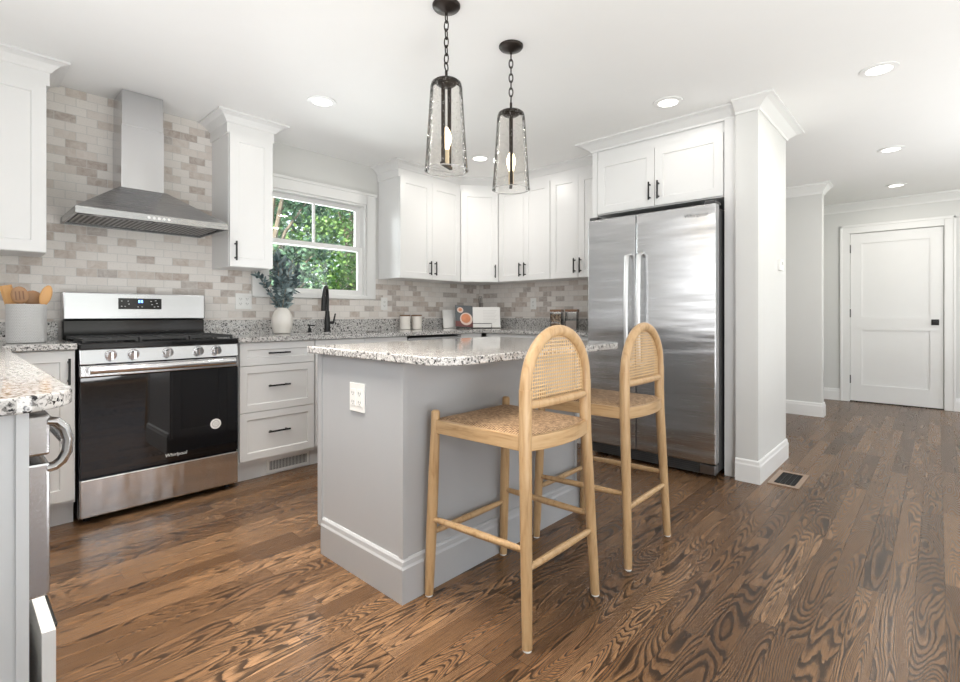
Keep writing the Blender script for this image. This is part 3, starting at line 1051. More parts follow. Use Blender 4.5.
def text(name, s, size, mat, parent, loc, rot, italic=0.0):
    cu = bpy.data.curves.new(name, 'FONT')
    cu.body = s
    cu.size = size
    cu.align_x = 'CENTER'
    cu.shear = italic
    cu.extrude = .0003
    cu.offset = 0
    o = bpy.data.objects.new(name, cu)
    COL.objects.link(o)
    bpy.context.view_layer.update()
    dg = bpy.context.evaluated_depsgraph_get()
    me = bpy.data.meshes.new_from_object(o.evaluated_get(dg))
    bpy.data.objects.remove(o)
    q = bpy.data.objects.new(name, me)
    me.materials.clear()
    me.materials.append(M[mat])
    q.location = loc
    q.rotation_euler = rot
    COL.objects.link(q)
    q.parent = parent
    return q


text('logo', 'Whirlpool', .026, 'logo', od, (.425, -.0012, .268), (R(90), 0, 0), .15)
cp = MB().hexa([(.002, -.004, .806), (rw - .002, -.004, .806), (rw - .002, .06, .806), (.002, .06, .806)], [(.002, .010, .880), (rw - .002, .010, .880), (rw - .002, .06, .880), (.002, .06, .880)]).build('control_panel', 'steel_x', t, bevel=.003)
for x in (.128, .226, .386, .54, .636):
    k = MB()
    k.tube([(x, .006, .849), (x, -.004, .848)], .026, 24).tube([(x, -.004, .848), (x, -.030, .844)], [.021, .019], 24)
    k.box(x - .0045, x + .0045, -.038, -.028, .825, .864)
    k.build('knob', 'chrome', t, smooth=True)
MB().box(0, rw, .002, .60, .8805, .912).build('cooktop', 'black_enamel', t, bevel=.006)
for gx0, gx1 in ((.02, .255), (.262, .50), (.507, rw - .02)):
    gm = MB()
    zg0, zg1 = .921, .934
    b = .006
    gm.box(gx0, gx1, .04, .052, zg0, zg1).box(gx0, gx1, .555, .567, zg0, zg1).box(gx0, gx0 + .012, .052, .555, zg0, zg1).box(gx1 - .012, gx1, .052, .555, zg0, zg1)
    gm.box(gx0, gx1, .297, .309, zg0, zg1)
    cxg = (gx0 + gx1) / 2
    gm.box(cxg - b, cxg + b, .052, .555, zg0, zg1)
    for yy in (.17, .43):
        gm.box(gx0, gx1, yy - b, yy + b, zg0, zg1)
    for fx in (gx0 + .006, gx1 - .006):
        for fy in (.046, .303, .561):
            gm.box(fx - .006, fx + .006, fy - .006, fy + .006, .912, zg0)
    gm.build('grate', 'cast_iron', t)
    for yy in ((.17, .43) if abs(cxg - .381) > .05 else (.30,)):
        MB().lathe([(.048, .9115), (.048, .918), (.036, .918), (.036, .927), (0, .928)], (cxg, yy, 0), 24).build('burner', 'cast_iron', t)
bgd = MB().box(.006, rw - .006, .575, .645, .905, 1.0255).build('backguard', 'black_enamel', t, bevel=.006)
pf = MB().box(.004, rw - .004, .560, .650, 1.026, 1.190).build('backguard_panel', 'steel_x', t, bevel=.008)
dsp = MB().box(.268, .498, .5585, .5605, 1.09, 1.158).build('display', 'black_enamel', pf)
dg_ = MB()


def seg7(mb, x, z, w, h, on, y):
    q = .0022
    bars = {'a': (x, x + w, z + h - q, z + h), 'g': (x, x + w, z + h / 2 - q / 2, z + h / 2 + q / 2), 'd': (x, x + w, z, z + q), 'f': (x, x + q, z + h / 2, z + h), 'b': (x + w - q, x + w, z + h / 2, z + h), 'e': (x, x + q, z, z + h / 2), 'c': (x + w - q, x + w, z, z + h / 2)}
    for k in on:
        a, b_, c_, d_2 = bars[k]
        mb.box(a, b_, y, y + .0004, c_, d_2)


seg7(dg_, .372, 1.131, .009, .016, 'abcdefg', .5578)
seg7(dg_, .386, 1.131, .009, .016, 'abcdefg', .5578)
dg_.build('clock_digits', 'digits', dsp)
ic = MB()
for x, z in ((.285, 1.14), (.285, 1.108), (.303, 1.108), (.318, 1.14), (.322, 1.122), (.37, 1.105), (.392, 1.105), (.44, 1.14), (.445, 1.12), (.458, 1.105), (.465, 1.145), (.472, 1.128), (.478, 1.108)):
    ic.box(x - .004, x + .004, .5578, .5584, z - .0015, z + .0015)
o = ic.build('key_marks', 'logo', dsp)
tag(o, kind='stuff')

# hood
HX0, HX1 = .457, 1.212
hw_ = HX1 - HX0
HYF = 3.30
hd_ = YA - T - HYF - .001
t = thing('range_hood', 'stainless chimney range hood above the stove', 'range hood', (HX0, HYF, 1.592), 0)
m = MB()
fr_ = .036
m.add([(0, 0, 0), (hw_, 0, 0), (hw_, hd_, 0), (0, hd_, 0), (0, 0, fr_), (hw_, 0, fr_), (hw_, hd_, fr_), (0, hd_, fr_)], [(0, 1, 5, 4), (1, 2, 6, 5), (2, 3, 7, 6), (3, 0, 4, 7)])
i_ = .012
m.add([(0, 0, 0), (hw_, 0, 0), (hw_, hd_, 0), (0, hd_, 0), (i_, i_, 0), (hw_ - i_, i_, 0), (hw_ - i_, hd_ - i_, 0), (i_, hd_ - i_, 0), (i_, i_, .02), (hw_ - i_, i_, .02), (hw_ - i_, hd_ - i_, .02), (i_, hd_ - i_, .02)],
      [(0, 1, 5, 4), (1, 2, 6, 5), (2, 3, 7, 6), (3, 0, 4, 7), (4, 5, 9, 8), (5, 6, 10, 9), (6, 7, 11, 10), (7, 4, 8, 11), (8, 9, 10, 11)])
c0, c1, cyf = .2504, .471, .26
ct = .223
lo = [(0, 0, fr_), (hw_, 0, fr_), (hw_, hd_, fr_), (0, hd_, fr_)]
hi = [(c0 - .012, cyf - .012, ct), (c1 + .012, cyf - .012, ct), (c1 + .012, hd_, ct), (c0 - .012, hd_, ct)]
m.add(lo + hi, [(4, 5, 6, 7), (0, 1, 5, 4), (1, 2, 6, 5), (2, 3, 7, 6), (3, 0, 4, 7)])
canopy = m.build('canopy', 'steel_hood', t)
MB().box(c0, c1, cyf, hd_, ct, .60).build('chimney', 'steel_z', t, bevel=.002)
MB().box(c0 + .004, c1 - .004, cyf + .004, hd_, .60, H - 1.592 - .002).build('chimney_extension', 'steel_z', t, bevel=.002)
for fx0, fx1 in ((.03, .372), (.383, .725)):
    f = MB().box(fx0, fx1, .10, .44, .008, .018).build('baffle_filter', 'steel_dark', t)
    s_ = MB()
    nn = 13
    for k in range(nn):
        x = fx0 + .018 + (fx1 - fx0 - .036) * k / (nn - 1)
        s_.box(x - .006, x + .006, .125, .415, .0065, .0085)
    s_.build('slot', 'black', f)
for bx in (-.05, -.025, 0, .025, .05):
    MB().tube([(hw_ / 2 + bx, .002, .018), (hw_ / 2 + bx, -.004, .018)], .008, 16).build('button', 'chrome', t)
for lx in (.12, hw_ - .12):
    MB().lathe([(0, .0175), (.026, .0175), (.026, .0135), (0, .0135)], (lx, .06, 0), 20).build('lamp', 'hood_led', t)

# ------------------------------------------------------------------ refrigerator
FRX, FY1, FY0, FT = 3.325, 1.958, 1.036, 1.768
fw = FY1 - FY0
t = thing('refrigerator', 'tall stainless side by side refrigerator', 'refrigerator', (FRX, FY1, 0), -PI / 2)
MB().box(.006, fw - .006, .075, .74, .035, FT - .02).build('cabinet_body', 'gasket', t, bevel=.004)
for x in (.04, fw - .07):
    MB().tube([(x, .12, 0), (x, .12, .04)], .02).build('foot', 'grey_kick', t)
    MB().tube([(x, .66, 0), (x, .66, .04)], .02).build('foot', 'grey_kick', t)
xs = .385
d1 = MB().box(0, xs - .003, 0, .068, .095, FT).build('door', 'steel_door', t, bevel=.007)
d2 = MB().box(xs + .003, fw, 0, .068, .095, FT).build('door', 'steel_door', t, bevel=.007)
for dd, hx in ((d1, xs - .045), (d2, xs + .045)):
    hm = MB()
    zz0, zz1 = .70, 1.49
    pth = [(hx, .002, zz0)] + [(hx, -.052 - .012 * math.sin(PI * i / 10), zz0 + .02 + (zz1 - zz0 - .04) * i / 10) for i in range(11)] + [(hx, .002, zz1)]
    hm.tube(pth, .012, 14, flat=1.35)
    hm.build('handle', 'steel_handle', dd, smooth=True)
text('logo', 'Whirlpool', .036, 'logo_grey', d2, (fw - .125, -.001, FT - .075), (R(90), 0, 0), .15)
gk = MB().box(.01, fw - .01, .02, .07, .02, .088).build('kick_grille', 'grey_kick', t, bevel=.004)
s_ = MB()
for k in range(4):
    s_.box(.05, fw - .12, .018, .0205, .032 + k * .013, .037 + k * .013)
s_.build('vent_slots', 'dark', gk)
MB().box(fw - .10, fw - .004, .004, .07, .028, .088).build('corner_cover', 'steel_dark', t, bevel=.005)
MB().box(fw - .075, fw - .008, .01, .13, FT + .001, FT + .022).build('hinge_cover', 'grey_kick', t, bevel=.004)
MB().box(.008, .075, .01, .13, FT + .001, FT + .022).build('hinge_cover', 'grey_kick', t, bevel=.004)

# ------------------------------------------------------------------ island
IX0, IX1, IY0, IY1 = 1.142, 2.325, 1.444, 2.045
t = thing('kitchen_island', 'grey painted kitchen island with a white outlet on its end panel', 'kitchen island', ((IX0 + IX1) / 2, (IY0 + IY1) / 2, 0))
ox, oy = (IX0 + IX1) / 2, (IY0 + IY1) / 2


def isl(mb):
    mb.v = [(x - ox, y - oy, z) for x, y, z in mb.v]
    return mb


isl(MB().box(IX0, IX1, IY0, IY1 - .03, .115, .883).box(IX0 - .006, IX1 + .006, IY1 - .03, IY1, .115, .883).box(IX0, IX1, IY0, IY1 - .07, 0, .115)).build('body', 'island', t)
for x0, x1, x2, x3 in ((IX0 - .005, IX0, IX0 - .005, IX0 + .02), (IX1, IX1 + .005, IX1 - .02, IX1 + .005)):
    isl(MB().box(x0, x1, IY0, IY0 + .02, .158, .875).box(x2, x3, IY0 - .005, IY0, .158, .875)).build('corner_bead', 'island', t)
IB = [(0, 0), (.016, 0), (.016, .125), (.012, .135), (.010, .15), (.004, .158), (0, .158)]
isl(MB().sweep(IB, [(IX0, IY1 - .04), (IX0, IY0), (IX1, IY0), (IX1, IY1 - .04)])).build('baseboard', 'island', t)
for x0, x1, hx in ((IX0 + .004, IX0 + .39, IX0 + .36), (IX0 + .394, IX0 + .787, IX0 + .43), (IX0 + .791, IX1 - .004, IX1 - .36)):
    q = MB().shaker(x0, x1, .125, .875, 0)
    q.v = [(x, IY1 + .022 - y, z) for x, y, z in q.v]
    dd = isl(q).build('door', 'island', t)
    q = MB().box(hx - .005, hx + .005, IY1 + .046, IY1 + .056, .70, .83)
    for z in (.72, .81):
        q.box(hx - .005, hx + .005, IY1 + .022, IY1 + .048, z - .005, z + .005)
    isl(q).build('handle', 'black', dd)
TX0, TX1, TY0, TY1 = 1.108, 2.405, 1.185, 2.115
r_ = .13
slab('worktop', 'speckled granite top of the kitchen island with rounded corners', arc(TX0 + r_, TY0 + r_, r_, 180, 270) + arc(TX1 - r_, TY0 + r_, r_, 270, 360) + arc(TX1 - .03, TY1 - .03, .03, 0, 90, 4) + arc(TX0 + .03, TY1 - .03, .03, 90, 180, 4), CT0, CT1, (ox, oy))


def outlet(label, loc, rz, w=.072, h=.117, n=1, screwless=False):
    t = thing('outlet', label, 'outlet', loc, rz)
    MB().box(-w / 2, w / 2, -.006, 0, -h / 2, h / 2).build('cover_plate', 'plastic', t, bevel=.002)
    for k in range(n):
        cx = 0 if n == 1 else (-.023 + .046 * k)
        r = MB().box(cx - .017, cx + .017, -.0085, -.0055, -.034, .034).build('receptacle', 'plastic', t, bevel=.001)
        s_ = MB()
        for cz in (-.018, .018):
            s_.box(cx - .008, cx - .0055, -.0092, -.0084, cz - .004, cz + .006).box(cx + .0055, cx + .008, -.0092, -.0084, cz - .004, cz + .005).box(cx - .002, cx + .002, -.0092, -.0084, cz - .0105, cz - .0065)
        s_.build('slots', 'slot', r)
    return t


outlet('white duplex outlet on the grey island end', (IX0 - .0003, 1.737, .72), -PI / 2, .105, .117, 2)
outlet('white double outlet on the tiles between stove and vase', (1.503, YA - T, 1.155), 0, .117, .117, 2)
outlet('white outlet on the tiles just right of the window', (2.775, YA - T, 1.155), 0)
outlet('white outlet on the tiles left of the glass canisters', (XB - T, 3.035, 1.165), -PI / 2)
t = thing('thermostat', 'small white thermostat on the wall end beside the refrigerator', 'thermostat', (4.0, PY0, 1.405), 0)
MB().box(-.045, .045, -.02, 0, -.04, .04).build('housing', 'plastic', t, bevel=.004)
MB().box(-.02, .02, -.0212, -.0195, .0, .022).build('screen', 'ink', t)

t = thing('floor_register', 'wooden floor register with dark grille by the wall end', 'floor vent', (3.66, .70, 0), 0)
fm = MB().box(-.17, .17, -.085, -.058, 0.0005, .006).box(-.17, .17, .058, .085, 0.0005, .006).box(-.17, -.135, -.058, .058, 0.0005, .006).box(.135, .17, -.058, .058, 0.0005, .006)
fm.build('frame', 'maple_vent', t)
gm = MB().box(-.135, .135, -.058, .058, 0.0005, .0015)
for k in range(11):
    x = -.135 + .27 * k / 10
    gm.box(x - .003, x + .003, -.058, .058, .001, .0045)
for k in range(5):
    y = -.058 + .116 * k / 4
    gm.box(-.135, .135, y - .0022, y + .0022, .001, .0042)
gm.build('grille', 'black', t)

# ------------------------------------------------------------------ stools


def stool():
    t = thing('bar_stool', '', 'bar stool', (0, 0, 0), 0, 'bar stools at the island')
    fl = {(-1, 1): ((-.217, .228), (-.206, .203)), (1, 1): ((.217, .228), (.206, .203)), (-1, -1): ((-.211, -.231), (-.184, -.203)), (1, -1): ((.211, -.231), (.184, -.203))}
    for (sx, sy), (a, b) in fl.items():
        top = .694 if sy > 0 else .815
        r1 = .0165 if sy > 0 else .0185
        path = []
        rr = []
        for k in range(9):
            u = k / 8
            z = .006 + (top - .006) * u
            w = min(1, z / .66)
            path.append((a[0] + (b[0] - a[0]) * w, a[1] + (b[1] - a[1]) * w, z))
            rr.append(.0165 + .004 * math.sin(PI * min(1, u * 1.05)) if sy > 0 else .0165 + (r1 - .0165 + .003) * math.sin(PI * .5 * u))
        if sy > 0:
            path += [(b[0], b[1], top + .006)]
            rr[-1] = .0165
            rr += [.011]
        lg = MB().tube(path, rr, 16).build('leg', 'oak', t, smooth=True)
        MB().tube([(a[0], a[1], 0), (a[0], a[1], .0065)], .0145, 14).build('foot_pad', 'plastic', lg, smooth=True)
    yb = -.203
    hw2 = .184
    zc = .815
    hp = [(-hw2, yb, zc - .012)] + [(-hw2 * math.cos(PI * k / 28), yb - .004 * math.sin(PI * k / 28), zc + .188 * math.sin(PI * k / 28)) for k in range(29)] + [(hw2, yb, zc - .012)]
    MB().tube(hp, .0195, 16, cap=True).build('back_frame', 'oak', t, smooth=True)
    zb = .763
    MB().tube([(-hw2 + .006, yb, zb)] + [(hw2 * (-.8 + .2 * k), yb - .012 * (1 - (-.8 + .2 * k) ** 2), zb) for k in range(9)] + [(hw2 - .006, yb, zb)], .0145, 14).build('back_rail', 'oak', t, smooth=True)
    # cane panel: crossing strands inside the arch
    cm = MB()
    pit = .0122
    ri = hw2 - .010
    n = int(ri / pit)
    for k in range(-n, n + 1):
        x = k * pit
        ztop = zc + (.188 - .010) * math.sqrt(max(0, 1 - (x / ri) ** 2))
        cm.box(x - .0022, x + .0022, yb - .0022, yb - .0008, zb, ztop)
    z = zb + pit * .8
    while z < zc + .175:
        xw = ri if z < zc else ri * math.sqrt(max(0, 1 - ((z - zc) / (.188 - .010)) ** 2))
        cm.box(-xw, xw, yb - .0010, yb + .0006, z - .0023, z + .0023)
        z += pit
    cm.build('cane_panel', 'cane', t)
    # seat rails
    z0, z1 = .616, .665
    sf = MB()
    sf.box(-.206, .206, .192, .214, z0, z1)
    for s in (-1, 1):
        sf.hexa([(s * .196, .2, z0), (s * .217, .2, z0), (s * .196, -.203, z0), (s * .174, -.203, z0)], [(s * .196, .2, z1), (s * .217, .2, z1), (s * .196, -.203, z1), (s * .174, -.203, z1)])
    bow = lambda x: -.203 - .034 * (1 - (x / .186) ** 2)
    N = 14
    vs, fs = [], []
    for k in range(N + 1):
        x = -.186 + .372 * k / N
        y = bow(x)
        vs += [(x, y - .011, z0), (x, y + .011, z0), (x, y + .011, z1), (x, y - .011, z1)]
    for k in range(N):
        for q in range(4):
            fs.append((4 * k + q, 4 * k + (q + 1) % 4, 4 * k + 4 + (q + 1) % 4, 4 * k + 4 + q))
    fs += [(0, 1, 2, 3), (4 * N + 3, 4 * N + 2, 4 * N + 1, 4 * N)]
    sf.add(vs, fs)
    sf.build('seat_frame', 'oak_rail', t, bevel=.003)
    # woven seat
    sm = MB()
    nx, ny = 20, 20
    vs, fs = [], []
    for j in range(ny + 1):
        v = j / ny
        for i in range(nx + 1):
            u = -1 + 2 * i / nx
            hwid = .192 + (.208 - .192) * v
            x = u * hwid * .97
            yf = .210
            y0_ = bow(max(-.186, min(.186, x)))
            y = y0_ + (yf - y0_) * v
            ed = min(1 - abs(u), min(v, 1 - v) * 2)
            z = .664 + .016 * (min(1, ed * 2.6) ** .6) - .006 * (1 - abs(u)) * math.sin(PI * v)
            vs.append((x, y, z))
    for j in range(ny):
        for i in range(nx):
            a = j * (nx + 1) + i
            fs.append((a, a + 1, a + nx + 2, a + nx + 1))
    nv = len(vs)
    vs += [(x, y, .655) for x, y, z in vs]
    fs += [tuple(nv + q for q in f[::-1]) for f in fs[:nx * ny]]
    for i in range(nx):
        fs.append((i, nv + i, nv + i + 1, i + 1))
        a = ny * (nx + 1) + i
        fs.append((a, a + 1, nv + a + 1, nv + a))
    for j in range(ny):
        a = j * (nx + 1)
        fs.append((a, a + nx + 1, nv + a + nx + 1, nv + a))
        a += nx
        fs.append((a, nv + a, nv + a + nx + 1, a + nx + 1))
    sm.add(vs, fs).build('seat', 'woven', t, smooth=True)

    def at(sx, sy, z):
        a, b = fl[(sx, sy)]
        w = z / .66
        return Vector((a[0] + (b[0] - a[0]) * w, a[1] + (b[1] - a[1]) * w, z))
    for p, q in ((at(-1, 1, .292), at(-1, -1, .305)), (at(1, 1, .292), at(1, -1, .305)), (at(-1, 1, .238), at(1, 1, .238)), (at(-1, -1, .247), at(1, -1, .247))):
        pts = [p.lerp(q, k / 6) for k in range(7)]
        MB().tube(pts, [.009, .0115, .0125, .013, .0125, .0115, .009], 12).build('stretcher', 'oak', t, smooth=True)
    return t


s1 = stool()
s1.location = (1.454, 1.180, 0)
s1['label'] = 'light wood cane back bar stool nearest the viewer at the left end of the island'
s2 = dup(s1, (2.128, 1.177, 0), R(1.0), 'light wood cane back bar stool standing closer to the refrigerator')

# ------------------------------------------------------------------ pendants and downlights


def pendant(label, x, y, ang):
    t = thing('pendant_light', label, 'pendant lamp', (x, y, 0), ang, 'pendant lamps over the island')
    MB().lathe([(.061, H - .0005), (.061, H - .006), (.056, H - .013), (.03, H - .022), (.008, H - .030), (.006, H - .04), (0, H - .04)][::-1], seg=36).build('canopy', 'bronze', t, smooth=True)
    ch = MB()
    ztop, zbot = H - .036, 2.155
    nl = 6
    L = (ztop - zbot) / nl
    for k in range(nl):
        zc = ztop - L * (k + .5)
        pts = []
        for q in range(16):
            a = 2 * PI * q / 16
            lx, lz = .0095 * math.cos(a), (L * .64) * math.sin(a)
            pts.append((lx, 0, zc + lz) if k % 2 == 0 else (0, lx, zc + lz))
        ch.tube(pts, .0030, 6, closed=True)
    ch.build('chain', 'bronze', t, smooth=True)
    cp = MB().lathe([(0, 2.055), (.036, 2.056), (.046, 2.064), (.047, 2.072), (.030, 2.080), (.010, 2.084), (.006, 2.10), (.006, 2.12), (0, 2.12)], seg=32)
    cp.tube([(.016 * math.cos(2 * PI * q / 20), 0, 2.138 + .018 * math.sin(2 * PI * q / 20)) for q in range(20)], .003, 8, closed=True)
    cp.build('cap', 'bronze', t, smooth=True)
    z0, z1 = 1.685, 2.075
    r0, r1 = .094, .064
    prof = [(r0, z0), (r0 - .004, z0 + .05), (r1 + .006, z1 - .03), (r1 + .001, z1 - .01), (r1 - .012, z1), (.02, z1 + .002)]
    q_ = MB().lathe(prof, seg=48)
    q_.f = [f for f in q_.f if len(f) == 4]
    q_.build('glass_shade', 'shade_glass', t, smooth=True)
    rim = [(r0 * math.cos(2 * PI * k / 48), r0 * math.sin(2 * PI * k / 48), z0) for k in range(48)]
    MB().tube(rim, .0028, 8, closed=True).build('glass_rim', 'rim_glass', t, smooth=True)
    for s in (-1, 1):
        MB().box(s * .030 - .003, s * .030 + .003, -.008, .008, 1.712, 2.058).build('rod', 'bronze', t)
    MB().box(-.046, .046, -.007, .007, 1.700, 1.712).build('bottom_bar', 'bronze', t)
    MB().lathe([(.0, 1.712), (.013, 1.712), (.013, 1.775), (.0, 1.775)], seg=20).build('socket', 'candle', t, smooth=True)
    MB().lathe([(0, 1.775), (.011, 1.776), (.014, 1.79), (.022, 1.815), (.023, 1.83), (.016, 1.855), (.006, 1.872), (0, 1.876)], seg=20).build('bulb', 'bulb', t, smooth=True)
    return t


pendant('glass pendant lamp on a dark chain hanging nearer the viewer', 1.481, 1.572, R(20))
pendant('glass pendant lamp on a dark chain hanging nearer the refrigerator', 1.926, 1.572, R(42))


def downlight(label, x, y, power=LP['down']):
    t = thing('recessed_light', label, 'ceiling light', (x, y, H), 0, 'recessed ceiling lights')
    MB().lathe([(.088, -.0005), (.086, -.006), (.060, -.008), (.060, -.003), (.060, -.0005)], seg=32).build('trim_ring', 'trim', t, smooth=True)
    MB().lathe([(0, -.0065), (.059, -.0065), (.059, -.001), (0, -.001)], seg=32).build('lens', 'lamp_lens', t)
    l = light('downlight_beam', 'AREA', (0, 0, -.012), (0, 0, 0), power, (1.0, .955, .89), shape='DISK', size=.11)
    l.parent = t


for lb, x, y in (('round recessed light in the ceiling in front of the window', 1.612, 2.853), ('round recessed light in the ceiling in front of the refrigerator', 3.111, 1.256),
                 ('round recessed light near the corner wall cabinets, seen between the pendants', 3.126, 2.896), ('round recessed light at the kitchen end of the hall, nearest and highest in view', 3.479, .237),
                 ('round recessed light in the middle of the hall', 5.233, .28), ('round recessed light closest to the white hall door', 6.728, .32),
                 ):
    downlight(lb, x, y, LP['down_hall'] if x > 3.3 else LP['down'] * (0.5 if x < 2 else 0.6 if y < 2 else 2.4))

# ------------------------------------------------------------------ things on the counters
# utensil crock
cx, cy = .277, 3.40
cr = tag(MB().lathe([(.073, .001), (.077, .004), (.078, .02), (.078, .186), (.079, .192), (.077, .196), (.072, .196), (.070, .192), (.070, .012), (0, .012)], seg=48).build('utensil_crock', 'crock', None, smooth=True), 'white textured utensil crock on the left worktop', 'crock')
cr.location = (cx, cy, CT1)


def utensil(name, label, mat, ox_, oy_, tilt, az, head, slots=False, L=.235, rw2=.033, rh=.042):
    t = thing(name, label, 'kitchen utensil', (cx + ox_, cy + oy_, CT1 + .0125), 0, 'wooden utensils in the crock')
    t.rotation_euler = (0, tilt, az)
    MB().tube([(0, 0, 0), (0, 0, L - rh * .8)], [.007, .0085], 10).build('shaft', mat, t, smooth=True)
    hm = MB()
    if head == 'spoon':
        hm.ball((0, 0, L), rw2, .008, rh)
    else:
        hm.prism([(-rw2 * .6, -.003), (rw2 * .6, -.003), (rw2, .003), (-rw2, .003)], L - rh, L + rh)
    ho = hm.build('head', mat, t, smooth=(head == 'spoon'))
    if slots:
        s_ = MB()
        for q in (-.014, 0, .014):
            s_.box(q - .0025, q + .0025, -.0095, .0095, L - .022, L + .020)
        s_.build('slots', 'lid_wood', ho)


utensil('wooden_spatula', 'pale flat wooden spatula leaning to the left in the crock', 'utensil', -.012, .036, R(-13), R(4), 'flat', L=.235, rw2=.024, rh=.05)
utensil('slotted_spoon', 'brown slotted wooden spoon in the crock', 'utensil_dark', -.008, -.030, R(-5), R(-6), 'spoon', True, L=.228, rw2=.034, rh=.045)
utensil('wooden_spoon', 'broad brown wooden spoon in the middle of the crock', 'utensil_dark', .008, .006, R(4), R(8), 'spoon', False, L=.215, rw2=.040, rh=.040)
utensil('wooden_paddle', 'pale rounded wooden spoon leaning to the right in the crock', 'utensil', .014, -.028, R(14), R(-4), 'spoon', False, L=.235, rw2=.024, rh=.055)

# vase with eucalyptus branches
vx, vy = 1.70, 3.585
vs_ = tag(MB().lathe([(.048, .001), (.058, .006), (.072, .05), (.076, .09), (.070, .135), (.052, .172), (.036, .186), (.034, .192), (.029, .192), (.029, .18), (.06, .13), (.065, .09), (.05, .02), (0, .012)], seg=36).build('vase', 'ceramic', None, smooth=True), 'cream egg shaped ceramic vase on the worktop under the window', 'vase')
vs_.location = (vx, vy, CT1)
t = thing('eucalyptus_branches', 'dusty green leafy branches standing in the cream vase', 'plant', (vx, vy, CT1 + .02))
rnd = random.Random(3)
stems = MB()
lv = MB()


def leaf(mb, p, d, n_, L, w):
    d = d.normalized()
    s = d.cross(n_).normalized()
    nn = s.cross(d)
    a = [p, p + d * L * .32 + s * w + nn * L * .04, p + d * L * .72 + s * w * .75 + nn * L * .03, p + d * L, p + d * L * .72 - s * w * .75 + nn * L * .03, p + d * L * .32 - s * w + nn * L * .04]
    mb.add(a, [(0, 1, 2, 3), (0, 3, 4, 5)])


for i in range(20):
    az = rnd.uniform(0, 2 * PI)
    sp = rnd.uniform(.02, .21)
    hgt = rnd.uniform(.30, .47) - sp * .95
    p0 = Vector((math.cos(az) * .015, math.sin(az) * .015, .0))
    p1 = Vector((math.cos(az) * .018, math.sin(az) * .018, .165))
    p3 = Vector((math.cos(az) * sp, math.sin(az) * sp, .165 + hgt))
    if p3.y > .15:
        p3.y = .15
    p2 = (p1 + p3) / 2 + Vector((0, 0, .04))
    pts = [p0, p1]
    for k in range(1, 9):
        u = k / 8
        pts.append(p1 * (1 - u) ** 2 + p2 * 2 * u * (1 - u) + p3 * u * u)
    stems.tube(pts, [.0025] * len(pts), 6)
    for k in range(2, len(pts)):
        for q in range(6):
            dv = (pts[k] - pts[k - 1]).normalized()
            rv = Vector((rnd.uniform(-1, 1), rnd.uniform(-1, 1), rnd.uniform(-.4, .8))).normalized()
            st_ = pts[k - 1].lerp(pts[k], rnd.random())
            dd_ = dv * .4 + rv
            if (st_ + dd_.normalized() * .05).y > .185 or (st_ + dd_.normalized() * .05).z < .17:
                continue
            leaf(lv, st_, dd_, Vector((rnd.uniform(-1, 1), rnd.uniform(-1, 1), rnd.uniform(-1, 1))), rnd.uniform(.034, .062), rnd.uniform(.008, .014))
stems.build('stems', 'bark', t, smooth=True)
lv.build('leaves', 'eucalyptus', t, fix=False)

# faucet
fx_, fy_ = 2.13, 3.685
t = thing('faucet', 'matte black gooseneck kitchen faucet in front of the window', 'faucet', (fx_, fy_, CT1))
MB().lathe([(.029, .0005), (.029, .008), (.024, .012), (.022, .11), (.019, .13), (.017, .17), (0, .17)], seg=24).build('body', 'black', t, smooth=True)
dx, dy = -.65, -.76
pts = [(0, 0, .16), (0, 0, .28)]
for k in range(1, 13):
    a = PI * k / 12
    pts.append((dx * .075 * (1 - math.cos(a)), dy * .075 * (1 - math.cos(a)), .28 + .085 * math.sin(a)))
MB().tube(pts, .0135, 14).build('spout', 'black', t, smooth=True)
MB().tube([(dx * .15, dy * .15, .285), (dx * .15, dy * .15, .25), (dx * .15, dy * .15, .17)], [.0155, .019, .021], 16).build('spray_head', 'black', t, smooth=True)
MB().tube([(0, 0, .075), (.045, -.02, .075)], .012, 12).tube([(.043, -.019, .07), (.058, -.026, .15)], [.008, .006], 10).build('lever', 'black', t, smooth=True)
t = thing('soap_dispenser', 'small black soap pump on the worktop left of the faucet', 'soap dispenser', (1.96, 3.66, CT1))
MB().lathe([(.02, .0005), (.02, .006), (.012, .01), (.012, .035), (0, .035)], seg=20).build('collar', 'black', t, smooth=True)
MB().lathe([(.006, .034), (.006, .05), (.016, .052), (.016, .062), (0, .064)], seg=20).tube([(0, 0, .056), (.03, -.03, .054)], .005, 8).build('pump_head', 'black', t, smooth=True)

# two white canisters
for lb, px, py in (('white canister with dark lid left of its twin on the corner worktop', 2.935, 3.68), ('white canister with dark lid closer to the cookbook', 3.075, 3.68)):
    t = thing('canister', lb, 'canister', (px, py, CT1), 0, 'white lidded canisters')
    MB().lathe([(.046, .001), (.05, .005), (.05, .125), (0, .125)], seg=32).build('body', 'ceramic', t, smooth=True)
    MB().lathe([(.047, .125), (.051, .128), (.051, .138), (0, .139)], seg=32).build('lid', 'lid_wood', t, smooth=True)

# cookbook on a wire stand, white board behind it
bx, by = 3.70, 3.41
ang = math.atan2(P2[1] - P1[1], P2[0] - P1[0]) - R(2)
t = thing('book_stand', 'black wire book stand holding the open cookbook in the corner', 'book stand', (bx, by, CT1 + .0012), ang)
wm = MB()
q = .003
wm.tube([(-.10, .0, q), (-.10, -.055, q), (-.10, -.055, .05), (.10, -.055, .05), (.10, -.055, q), (.10, 0, q)], q, 8)
wm.tube([(-.10, .0, q), (.10, .0, q)], q, 8)
wm.tube([(-.015, .0, q), (-.015, .0836, .30), (-.015, .0836, .322), (.015, .0836, .322), (.015, .0836, .30), (.015, 0, q)], q, 8)
wm.tube([(0, .084, .31), (0, .15, q)], q, 8)
wm.build('wire_frame', 'black', t, smooth=True)
t2 = thing('cookbook', 'open cookbook with a food photograph leaning on a wire stand', 'book', (bx, by, CT1 + .0065), ang)
